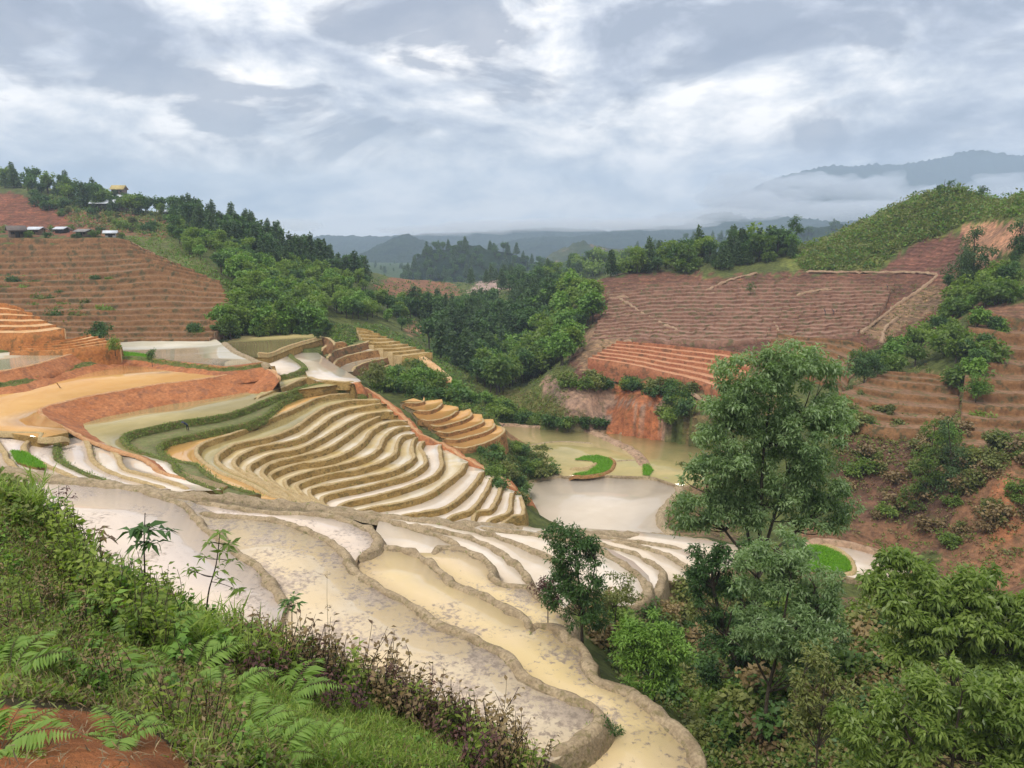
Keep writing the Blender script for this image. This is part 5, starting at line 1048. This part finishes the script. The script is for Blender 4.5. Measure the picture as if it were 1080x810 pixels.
# ------------------------------------------------------------------ the near slope
def weed_proto(rng, H, nst, nleaf, leaf, lm, wd=0.22, up=0.3, stem='stem', spread=0.5, sr=0.006):
    """a tuft of leafy stems"""
    st, B, D = [], [], []
    for i in range(nst):
        a = rng.random() * 6.28; h = H * rng.uniform(.6, 1); top = np.array([math.cos(a) * spread * h * rng.random(), math.sin(a) * spread * h * rng.random(), h]); b0 = np.array([math.cos(a), math.sin(a), 0]) * .05 * H
        P = bend(b0 - [0, 0, .08], top, rng, .08, 7); st.append(tube(P, sr * 1.4, sr * .5, 4))
        for f in np.linspace(.2, 1, nleaf):
            q = P[0] + (P[-1] - P[0]) * f; k_ = min(int(f * 6), 6); q = P[k_]; az = rng.random() * 6.28; B.append(q + rng.normal(0, .015, 3)); D.append(unit(np.array([math.cos(az), math.sin(az), up + rng.normal(0, .3)])))
    V, Fq = leaves(np.array(B), np.array(D), leaf * rng.uniform(.6, 1.2, len(B)), leaf * wd * rng.uniform(.8, 1.2, len(B)), rng, .3)
    return (V, Fq, rng.random(len(Fq))), join(st), LM[lm], BK[stem]
def fern_proto(rng, n=8, Lf=0.8):
    B, D, Ls, st = [], [], [], []
    for i in range(n):
        a = i * 6.28 / n + rng.normal(0, .25); L_ = Lf * rng.uniform(.7, 1.1); t = np.linspace(0, 1, 26); lift = rng.uniform(.45, .8)
        P = np.stack([np.cos(a) * L_ * t, np.sin(a) * L_ * t, L_ * (lift * t * 1.5 - lift * 1.25 * t ** 2)], 1); st.append(tube(P[::5], .006, .002, 4)); T = unit(np.gradient(P, axis=0)); S = unit(np.cross(T, [0, 0, 1.0]))
        for j in range(3, 26):
            f = t[j]; pl = L_ * .30 * (math.sin(min(1, (f + .08)) ** .75 * math.pi)) + .015
            for sg in (-1, 1):
                dd = unit(S[j] * sg + T[j] * .45 + [0, 0, -.15])
                B.append(P[j]); D.append(unit(dd + [0, 0, rng.normal(0, .05)])); Ls.append(pl)
    V, Fq = leaves(np.array(B), np.array(D), np.array(Ls), np.array(Ls) * .07 + .004, rng, .15); return (V, Fq, rng.random(len(Fq)) * .6 + .2), join(st), LM['fern'], BK['stem']
rw = np.random.default_rng(5)
WP = {'weed': [weed_proto(rw, .75, 9, 16, .10, 'weed') for _ in range(3)] + [weed_proto(rw, .55, 10, 10, .11, 'weed', .26) for _ in range(2)],
      'broad': [weed_proto(rw, .5, 8, 10, .12, 'bright', .3) for _ in range(3)],
      'dry': [weed_proto(rw, .9, 8, 9, .10, 'dry', .25, .6, 'darkstem', .45) for _ in range(4)],
      'purple': [weed_proto(rw, .8, 9, 12, .10, 'purple', .25, .3, 'darkstem', .5) for _ in range(2)],
      'tuft': [weed_proto(rw, .45, 22, 4, .32, 'grass', .035, 1.6, 'stem', .6, .003) for _ in range(3)],
      'fern': [fern_proto(rw) for _ in range(3)]}
WNAME = {'weed': 'leafy_weed', 'broad': 'broadleaf_weed', 'dry': 'withered_weed', 'purple': 'red_weed', 'tuft': 'grass_tuft', 'fern': 'fern'}
WPART = {'fern': ('fronds', 'stalks')}
WM = {}
for k, vs in WP.items():
    nm = WPART.get(k, ('leaves', 'stems')); WM[k] = [(mesh_np(nm[0], c_[0], c_[1], lm, attr=c_[2]), mesh_np(nm[1], s_[0], s_[1], bm_)) for c_, s_, lm, bm_ in vs]
def plant(k, loc, sc, rz, label, cat, group, rng):
    nm = WPART.get(k, ('leaves', 'stems')); a, b_ = WM[k][rng.integers(len(WM[k]))]; e = empty(WNAME[k], loc, rz, sc); tag(e, label, cat, group)
    e.rotation_euler = (rng.normal(0, .12), rng.normal(0, .12), rz); obj(nm[0], a, e); obj(nm[1], b_, e); return e
def sow(poly, n, kinds, size, label, cat, group, seed, ymin=3, ymax=26):
    rng = np.random.default_rng(seed)
    for u, v in poly_pts(poly, n, rng):
        h = hit(u, v, ymin)
        if h is None or h[1] > ymax: continue
        k = kinds[rng.integers(len(kinds))]; s_ = rng.uniform(*size); plant(k, (h[0], h[1], h[2] - .03), s_, rng.uniform(0, 6.28), lab(label, u, v, s_, size, k), cat, group, rng)
brow = [(0,505),(30,520),(60,545),(100,600),(150,632),(200,655),(250,675),(300,692),(400,722),(450,745),(500,770),(570,806)]
def band(lo, hi, u0, u1):
    P = [p for p in brow if u0 <= p[0] <= u1]; return [(u, v + lo) for u, v in P] + [(u, v + hi) for u, v in P[::-1]]
sow(band(6, 55, 0, 60), 16, ['weed', 'broad'], (.35, .7), 'weed on the grassy left crest', 'weed', 'green weeds on the upper near slope', 11)
sow(band(2, 55, 60, 200), 75, ['weed', 'broad', 'weed'], (.8, 1.6), 'weed on the upper crest', 'weed', 'green weeds on the upper near slope', 1)
sow(band(2, 34, 150, 300), 55, ['weed', 'broad'], (.7, 1.3), 'weed on the middle crest', 'weed', 'green weeds along the middle crest', 2)
sow(band(2, 36, 250, 570), 90, ['dry', 'dry', 'weed'], (.8, 1.35), 'weed on the lower crest', 'weed', 'withered weeds along the lower crest', 3)
sow(band(14, 50, 250, 500), 22, ['purple'], (.7, 1.1), 'weed low on the crest', 'weed', 'reddish weeds above the grass patch', 4)
sow([(0,560),(60,600),(110,640),(200,690),(250,720),(250,810),(210,800),(170,770),(100,740),(0,720)], 70, ['weed', 'broad', 'dry'], (.45, .9), 'weed on rough ground', 'weed', 'weeds on the rough near ground', 5)
sow([(220,760),(300,700),(420,770),(500,800),(520,812),(240,812)], 55, ['weed', 'broad'], (.3, .6), 'weed in the grass', 'weed', 'small weeds in the grass patch', 6)
sow(band(0, 40, 0, 300), 40, ['tuft'], (.8, 1.5), 'tuft on the crest', 'grass tuft', 'long grass tufts on the crest', 7)
sow([(300,700),(500,780),(540,812),(300,812)], 45, ['tuft'], (.3, .6), 'tuft in the grass', 'grass tuft', 'small grass tufts in the green patch', 8)
for q, (u, v, s_, lb) in enumerate([(150,690,1.1,'wide arching fern in the middle of the near slope'),(205,712,1.0,'fern spreading just right of the widest fern'),(118,725,.85,'fern hanging over the red earth mound'),(300,742,1.1,'large fern at the left end of the green grass patch'),(262,775,.9,'fern below the large fern beside the bank'),(240,735,.8,'dull green fern between the two large ferns'),
        (10,715,.9,'fern at the left edge above the red soil'),(335,792,.8,'fern at the bottom of the green grass patch'),(70,650,.8,'fern among the weeds at the upper left'),(128,782,.7,'pale fern at the foot of the red mound'),(0,790,.9,'dark fern cut by the bottom left corner'),(180,660,.8,'bright fern right under the left sapling'),(290,800,.8,'fern at the bottom edge of the photograph')]):
    h = hit(u, v, 2); rr = np.random.default_rng(900 + q); plant('fern', (h[0], h[1], h[2] - .02), s_ * 1.15 * (h[1] / 9) ** .4, rr.uniform(0, 6.28), lb, 'fern', 'ferns on the near slope', rr)
# saplings with whorled leaves
def sapling(label, Y, path, whorls, leaf, lm='dark', seed=0, r=.02, stem='darkstem', name='sapling'):
    rng = np.random.default_rng(seed); base = PY(path[0][0], path[0][1], Y); g = gz(base[0], base[1]); root = empty(name, base); tag(root, label, 'sapling')
    P = [PY(u, v, Y) - base for u, v in path]; P[0][2] = min(P[0][2], g - base[2] - .1); tv = [tube(smooth(P, .1), r, r * .35, 6)]; B, D = [], []
    for (u, v, R) in whorls:
        c = PY(u, v, Y) - base; j = np.argmin([np.linalg.norm(p[2] - c[2]) for p in P]); Q = smooth(P, .05); a0 = Q[np.argmin(np.linalg.norm(Q - c, axis=1))]
        if np.linalg.norm(a0 - c) > .04: tv.append(tube(bend(a0, c, rng, .06), r * .4, .004, 4))
        n = rng.integers(7, 11)
        for i in range(n):
            az = i * 6.28 / n + rng.normal(0, .3); B.append(c + rng.normal(0, .02, 3)); D.append(unit(np.array([math.cos(az), math.sin(az), rng.uniform(-.5, .35)])) * R)
    D = np.array(D); Ln = np.linalg.norm(D, axis=1); V, Fq = leaves(np.array(B), unit(D), Ln, Ln * .14, rng, .3)
    obj('leaves', mesh_np('leaves', V, Fq, LM[lm], attr=rng.random(len(Fq))), root); TV, TF = join(tv); obj('stem', mesh_np('stem', TV, TF, BK[stem], smooth=True), root)
sapling('dark sapling with drooping whorled leaves in front of the pinkish pond', 12.5, [(154,655),(153,610),(152,575),(153,541)], [(153,556,.38),(152,560,.3),(166,558,.36),(140,560,.34),(160,572,.3),(146,574,.28),(178,561,.22)], .3, seed=1)
sapling('leaning sapling with star-shaped leaf tufts right of the pinkish pond', 12.5, [(214,665),(220,625),(228,595),(232,562)], [(232,562,.26),(222,572,.22),(242,574,.24),(216,588,.2),(246,592,.22),(206,602,.2),(240,612,.26),(250,622,.2),(200,600,.16),(232,600,.2),(236,582,.24)], .25, lm='mid', seed=2)
sapling('dead dark stalk with a few shrivelled leaves at the top left crest', 14.5, [(78,612),(76,580),(72,550),(70,512)], [(70,515,.1),(64,528,.1),(78,524,.1),(56,532,.09),(74,540,.1),(68,520,.1)], .1, lm='purple', seed=3, r=.014)
sapling('thin dead stalk beside the tallest dead stalk on the crest', 14.6, [(58,600),(60,565),(62,530),(62,512)], [(61,520,.09),(55,530,.1),(66,540,.1),(52,540,.08)], .1, lm='purple', seed=4, r=.012)
sapling('brown spiky-leaved sapling between the dead stalks and the dark sapling', 14, [(108,625),(107,590),(105,560)], [(104,560,.26),(98,570,.24),(113,568,.24),(104,580,.26),(116,584,.22),(95,586,.22)], .24, lm='dry', seed=5)
sapling('brown spiky-leaved sapling right of the dark sapling', 13, [(170,650),(171,635),(172,622)], [(172,622,.26),(164,628,.22),(180,626,.22)], .24, lm='dry', seed=6)
sapling('small dark bush-topped sapling among the withered weeds', 13, [(310,690),(308,665),(308,640)], [(306,632,.2),(312,636,.2),(303,640,.18),(310,628,.16),(300,634,.14)], .2, lm='dark', seed=7)
sapling('tall thin grass stalk rising over the withered weeds', 13, [(346,672),(345,635),(345,602)], [(345,606,.06),(345,640,.08)], .06, lm='dry', seed=8, r=.006, stem='stem', name='tall_stalk')
# grass, creeping leaves and litter: nobody could count these
def cover(name, specs, label, seed, upb):
    rng = np.random.default_rng(seed); Vs, Fs, Ts, Ms = [], [], [], []; n_ = 0; keys = ['grass', 'weed', 'litter', 'dry', 'bright', 'olive']
    for poly, n, ln, wd, ms in specs:
        hs = [hit(u, v, 1.5) for u, v in poly_pts(poly, n, rng)]; hs = np.array([h for h in hs if h is not None and h[1] < 24])
        m_ = 6; B = np.repeat(hs, m_, 0) + rng.normal(0, .10, (len(hs) * m_, 3)) * [1, 1, 0]; B[:, 2] += rng.uniform(-.02, .04, len(B)); D = unit(rng.normal(0, .55, (len(B), 3)) + [0, 0, upb])
        V, Fq = leaves(B, D, ln * rng.uniform(.5, 1.3, len(B)), wd * rng.uniform(.7, 1.2, len(B)), rng, .25); Vs.append(V); Fs.append(Fq + n_); n_ += len(V); Ts.append(rng.random(len(Fq))); Ms.append(np.array(ms)[rng.integers(len(ms), size=len(Fq))])
    tag(obj(name, mesh_np(name, np.concatenate(Vs), np.concatenate(Fs), [LM[k] for k in keys], np.concatenate(Ms), attr=np.concatenate(Ts))), label, name.replace('_', ' '), kind='stuff')
nslope = [(0,505),(60,545),(100,602),(200,657),(300,694),(400,724),(500,772),(575,812),(200,812),(190,790),(160,765),(100,745),(0,735)]
cover('grass', [([(270,690),(330,702),(420,738),(500,792),(515,812),(330,812),(250,780)], 9000, .13, .006, [0,0,0,4,1]), (nslope, 5000, .16, .006, [0,0,3,5])], 'short green grass on the near slope', 3, 1.1)
cover('ground_cover', [(nslope, 9000, .065, .02, [1,1,4,5,3]), ([(270,690),(420,738),(500,792),(515,812),(330,812),(250,780)], 3000, .05, .018, [1,4,0])], 'creeping small-leaved plants over the near slope', 4, .35)
cover('leaf_litter', [(nslope, 2600, .14, .006, [2,3]), ([(0,735),(100,745),(160,765),(200,812),(0,812)], 90, .12, .005, [2,3,2]), ([(400,760),(520,780),(570,812),(400,812)], 900, .10, .006, [2,3])], 'dry twigs and dead leaves strewn on the near slope', 5, .05)

def seedlings(poly, z, n):
    rng = np.random.default_rng(n); P = np.array([PZ(u, v, z) for u, v in poly_pts(poly, n, rng)]); B = np.repeat(P, 3, 0) + rng.normal(0, .12, (n * 3, 3)) * [1, 1, 0]
    V, Fq = leaves(B, unit(rng.normal(0, .3, (n * 3, 3)) + [0, 0, 1]), .26 * rng.uniform(.5, 1.2, n * 3), .03, rng, .2)
    tag(obj('rice_seedlings', mesh_np('rice_seedlings', V, Fq, LM['rice'], attr=rng.random(n * 3))), 'thick bed of fresh green rice seedlings', 'rice seedlings', kind='stuff')
seedlings([(606,485),(616,481),(630,480),(642,483),(648,488),(645,495),(634,501),(612,503),(604,500),(620,497),(629,491),(624,486)], -41.3, 2500)
seedlings([(678,490),(684,489),(689,496),(685,502),(678,501)], -41.3, 500)
seedlings([(855,575),(868,576),(885,583),(896,592),(897,602),(886,604),(860,604),(830,596),(835,580)], -38.05, 5000)
seedlings([(12,476),(25,477),(42,487),(48,494),(30,491),(18,487)], -22.32, 1500)
seedlings([(114,374),(130,371),(155,374),(160,378),(140,377),(122,376)], -21.2, 1200)

# grass on the banks and dykes: tufts too many to count
rg = np.random.default_rng(41); cen_, sz_ = [], []
for nm, P, Nn, ms in RIBS:
    mm_ = ms if isinstance(ms, list) else [ms]; green = M['green'] in mm_ and nm != 'path'; n_ = int(len(P) * (3.2 if green else (.22 if nm in ('dyke', 'terrace_bank') else .5)))
    if nm == 'path' and len(P) < 60: continue
    if n_ < 1: continue
    i_ = rg.integers(0, len(P), n_); o_2 = rg.uniform(-.3, .5, n_); cen_.append(np.c_[P[i_, :2] + Nn[i_] * o_2[:, None], P[i_, 2] + .05 - np.clip(o_2, 0, 1) * (1.3 if green else 1.2)]); sz_.append(np.full(n_, .20 if green else .13))
cen_ = np.vstack(cen_); sz_ = np.concatenate(sz_); B = np.repeat(cen_, 9, 0) + rg.normal(0, 1, (len(cen_) * 9, 3)) * [1, 1, .2] * np.repeat(sz_, 9)[:, None] * .8
Ln_ = np.repeat(sz_, 9) * rg.uniform(.7, 1.6, len(B)); V, Fq = leaves(B, unit(rg.normal(0, .6, (len(B), 3)) + [0, 0, .8]), Ln_, Ln_ * .14, rg, .3)
tag(obj('bank_grass', mesh_np('bank_grass', V, Fq, [LM['grass'], LM['olive'], LM['mid']], rg.integers(0, 3, len(Fq)), attr=rg.random(len(Fq)))), 'grass tufts growing along the terrace banks and dykes', 'grass', kind='stuff')
# ------------------------------------------------------------------ the hamlet on the left hill
def quadbox(x0, x1, y0, y1, z0, z1):
    V = np.array([(x, y, z) for z in (z0, z1) for y in (y0, y1) for x in (x0, x1)], float)
    return V, np.array([(0, 2, 3, 1), (4, 5, 7, 6), (0, 1, 5, 4), (2, 6, 7, 3), (0, 4, 6, 2), (1, 3, 7, 5)])
def flat(name, c, r=.8, v=.15):
    return soil(name, tuple(x * (1 - v) for x in c), tuple(min(1, x * (1 + v)) for x in c), None, 1.2, r, .02, 4)
HMt = {'wall': flat('plank_wall', (.17, .12, .085)), 'dark': flat('painted_opening_shade', (.03, .025, .02)), 'white': flat('pale_sheet_roof', (.66, .68, .70), .5, .08), 'grey': flat('grey_tile_roof', (.27, .25, .23)), 'brown': flat('thatch_roof', (.16, .13, .11)),  # 'dark': near-black colour standing in for shade inside doorways, windows and open fronts
       'yellow': flat('ochre_roof', (.52, .40, .16)), 'pwall': flat('whitewashed_wall', (.55, .53, .50))}
def house(label, u, v, Ymax, w_, d, h, rh, roof, wall='wall', rz=0.0, name='farmhouse', ymin=150, gap=True):
    p = hit(u, v, ymin)
    if p is None or p[1] > Ymax * 1.4: p = PY(u, v, Ymax)
    if ymin == 150 and v > 235: w_, d, h, rh, rz = w_ * .8, d * .8, h * .8, rh * .9, rz + (u * 37 % 10 - 5) * .09
    root = empty(name, (p[0], p[1], p[2]), rz); tag(root, label, 'house', 'hamlet houses on the left hill')
    parts = [quadbox(-w_/2, w_/2, -d/2, -d/2 + .15, -.8, h), quadbox(-w_/2, w_/2, d/2 - .15, d/2, -.8, h), quadbox(-w_/2, -w_/2 + .15, -d/2 + .153, d/2 - .153, -.8, h), quadbox(w_/2 - .15, w_/2, -d/2 + .153, d/2 - .153, -.8, h)]
    V, Fq = join(parts); obj('wall', mesh_np('wall', V, Fq, HMt[wall]), root)
    e = .7; a, b_ = w_/2 + e, d/2 + e; t = .12
    V = [(-a, -b_, h - .15), (a, -b_, h - .15), (a, 0, h + rh), (-a, 0, h + rh), (-a, b_, h - .15), (a, b_, h - .15)]; V = V + [(x, y, z + t) for x, y, z in V]
    Fq = [(0, 3, 2, 1), (3, 4, 5, 2), (6, 7, 8, 9), (9, 8, 11, 10), (0, 1, 7, 6), (4, 10, 11, 5), (0, 6, 9, 3), (3, 9, 10, 4), (1, 2, 8, 7), (2, 5, 11, 8)]
    obj('roof', mesh_np('roof', V, Fq, HMt[roof]), root)
    G = []
    for sx in (-1, 1):
        x = sx * (w_/2 - .08); G.append((np.array([(x, -d/2, h), (x, d/2, h), (x, 0, h + rh), (x, 0, h + rh)]), np.array([(0, 1, 2, 3)])))
    V, Fq = join(G); obj('gable', mesh_np('gable', V, Fq, HMt[wall]), root)
    V, Fq = quadbox(-.6, .6, -d/2 - .05, -d/2 - .003, -.2, h * .8); obj('door', mesh_np('door', V, Fq, HMt['dark']), root)
    for sx in (-1, 1):
        V, Fq = quadbox(sx * w_ * .3 - .5, sx * w_ * .3 + .5, -d/2 - .04, -d/2 - .003, h * .4, h * .75); obj('window', mesh_np('window', V, Fq, HMt['dark']), root)
house('brown plank hut with a tiled gable roof at the left edge', 18, 250, 300, 5.0, 4.0, 2.6, 1.4, 'brown', rz=.6)
house('shed with a white sheet roof right of the brown hut', 39, 247, 300, 5.5, 3.5, 2.0, .8, 'white')
house('low open shed with a bright white roof in the middle of the lower row', 66, 246, 300, 5.0, 3.5, 2.0, .8, 'white', 'dark')
house('long low house with a grey-green roof in the lower row', 90, 249, 300, 6.0, 3.5, 1.8, .7, 'grey')
house('small whitewashed house at the right end of the lower row', 117, 250, 300, 3.6, 3, 1.6, .7, 'white', 'pwall')
house('long farmhouse with a pale roof and dark open front', 113, 222, 400, 11, 6, 3.0, 1.6, 'white', 'dark', .1)
house('small pale-roofed house adjoining the long farmhouse', 128, 222, 400, 4.5, 4, 2.6, 1.2, 'white', rz=-.1)
house('white-roofed house just above the long farmhouse', 128, 213, 420, 6.5, 4.5, 2.4, 1.3, 'white')
house('ochre-roofed house highest on the hill', 126, 205, 430, 6.5, 4.5, 2.6, 2.2, 'yellow')
house('tiny pale house among the trees left of the ochre roof', 93, 202, 430, 3.5, 3.5, 2.0, 1.2, 'white', 'pwall')
house('long grey shed by the forest at the right of the hamlet', 180, 228, 400, 9, 4, 1.8, .8, 'white', rz=.1)
# ------------------------------------------------------------------ people at work
def person(label, loc, rz, H=1.6, stoop=0.0, shirt=(.03, .03, .05), legs=(.03, .03, .04), hat=(.45, .35, .2)):
    import bmesh
    s_ = H / 1.7; sp = stoop
    def R(p, piv=.92):      # lean the upper body forward
        x, y, z = p
        if z > piv: dz = z - piv; y2 = y + dz * math.sin(sp); z2 = piv + dz * math.cos(sp); return (x * s_, y2 * s_, z2 * s_)
        return (x * s_, y * s_, z * s_)
    J = [((0,0,.92),.13),((0,0,1.15),.13),((0,0,1.38),.12),((0,.01,1.47),.055),((0,.02,1.56),.09),((0,.02,1.68),.075),
         ((.09,0,.88),.09),((.11,.03,.5),.065),((.11,0,.08),.045),((.11,.12,.03),.035),((-.09,0,.88),.09),((-.12,-.05,.5),.065),((-.12,-.08,.08),.045),((-.12,.04,.03),.035),
         ((.19,0,1.38),.055),((.24,.08,1.1),.042),((.2,.28,.95),.032),((.2,.35,.92),.03),((-.19,0,1.38),.055),((-.24,.08,1.1),.042),((-.2,.28,.95),.032),((-.2,.35,.92),.03)]
    E = [(0,1),(1,2),(2,3),(3,4),(4,5),(0,6),(6,7),(7,8),(8,9),(0,10),(10,11),(11,12),(12,13),(2,14),(14,15),(15,16),(16,17),(2,18),(18,19),(19,20),(20,21)]
    me = bpy.data.meshes.new('person'); me.from_pydata([R(j[0]) for j in J], E, []); o = obj('person', me)
    md = o.modifiers.new('skin', 'SKIN'); sv = me.skin_vertices[0].data
    for i, j in enumerate(J): sv[i].radius = (j[1] * s_ * .9, j[1] * s_ * .9); sv[i].use_root = (i == 0)
    o.modifiers.new('sub', 'SUBSURF').levels = 1
    o.location = loc; o.rotation_euler = (0, 0, rz)
    m, t, b = newmat('work_clothes'); g = t.nodes.new('ShaderNodeTexCoord'); sx = t.nodes.new('ShaderNodeSeparateXYZ'); L(t, g.outputs['Object'], sx.inputs[0])
    L(t, RAMP(t, MATH(t, 'MULTIPLY', sx.outputs[2], 1 / H), [(0.0, (.30, .18, .11)), (.06, legs), (.55, shirt), (.865, (.33, .2, .13))], 'CONSTANT'), b.inputs['Base Color']); b.inputs['Roughness'].default_value = .9
    me.materials.append(m); tag(o, label, 'person')
    c = R((0, .02, 1.70)); a = np.linspace(0, 2 * math.pi, 16, endpoint=False); ring = lambda r, z: np.stack([np.cos(a) * r + c[0], np.sin(a) * r + c[1], np.full(16, c[2] + z)], 1)
    V = np.vstack([ring(.24, -.04), ring(.12, .05), ring(.10, .10), ring(.01, .12)]); i = np.arange(3)[:, None] * 16; j = np.arange(16)[None]; k = (j + 1) % 16
    obj('hat', mesh_np('hat', V, np.stack([i + j, i + k, i + 16 + k, i + 16 + j], -1).reshape(-1, 4), flat('straw_' + str(len(bpy.data.materials)), hat), smooth=True), o)
    return o
person('person in dark clothes bending on the green shelf', PZ(198, 455, -24.88), 2.6, 1.6, .9, (.05, .07, .14), hat=(.06, .06, .09))
person('person in black standing at the edge of a small orange paddy', PZ(499, 450, -33.35), 1.2, 1.6, .2, hat=(.05, .04, .04))
person('person stooping in the end paddy of the small orange terraces', PZ(528, 456, -34.75), -1.0, 1.6, 1.0, (.12, .05, .06), hat=(.1, .08, .07))
for u, v, lb, st in ((870, 334, 'left person of the pair working on the red hillside', .5), (879, 334, 'right person of the pair working on the red hillside', .7), (936, 308, 'lone person high on the red field near the lone pine', .6)):
    h = hit(u, v, 60) + [0, 0, .4]; person(lb, h, 1.0, 1.65, st, (.04, .04, .06), hat=(.08, .06, .05))
person('person in a pale shirt standing under the yellow-olive tree', hit(1008, 418, 60), 2.0, 1.65, .1, (.75, .75, .72), hat=(.3, .25, .2))
# ------------------------------------------------------------------ small things
def stick(label, a, b_, r, name='bamboo_pole', col='redlip'):
    V, Fq = tube([a, (np.array(a) + b_) / 2, b_], r, r * .8, 6); tag(obj(name, mesh_np(name, V, Fq, M['browntread'])), label, 'pole')
stick('pale bamboo water pipe leaning on the red bank of the orange pond', PZ(65, 411, -22.4), PZ(60, 404, -21.0), .07)
def chan(pts, wdt=.25, mat='footpath', sk=.2):
    P = np.array([h for h in (hit(u, v, 60) for u, v in pts) if h is not None])
    if len(P) > 2: ribbon('path', smooth(P + [0, 0, .55 if mat == 'footpath' else .12], 1.0), [(-wdt - sk, -.5), (-wdt, 0), (wdt, 0), (wdt + sk, -.5)], M[mat], [0] * 3, wob=.3, taper=True)
for pl in ([(650,314),(664,322),(680,333),(700,343),(716,350)], [(640,316),(655,314),(664,314)], [(635,372),(650,366),(664,360),(666,364)], [(748,310),(775,314),(795,322)], [(800,326),(812,335),(822,350)],
           [(850,287),(900,288),(960,288),(990,290)], [(908,352),(930,335),(952,318),(975,303),(990,290)], [(720,410),(735,420),(748,428)], [(840,312),(870,306),(900,306)], [(740,310),(770,296),(800,288)], [(930,362),(935,345),(948,335)], [(1048,432),(1060,440),(1075,452)]):
    chan(pl, .22)
for q, (u, v) in enumerate([(30,250),(50,251),(55,244),(80,251),(100,250),(106,246),(128,250),(24,247),(75,243)]):
    h = hit(u, v, 120); rr = np.random.default_rng(300 + q)
    if h is None: continue
    k = ('bush_mid', 'bush_dark')[q % 2]; o = obj('shrub', MESH[k][q % 3]); o.location = h; sc_ = rr.uniform(.8, 1.3); o.scale = (sc_,) * 3; o.rotation_euler = (0, 0, rr.uniform(0, 6))
    tag(o, lab('bush by the hamlet', u, v, sc_, (.8, 1.3), k).replace('bush', 'shrub'), 'shrub', 'bushes round the hillside hamlet')
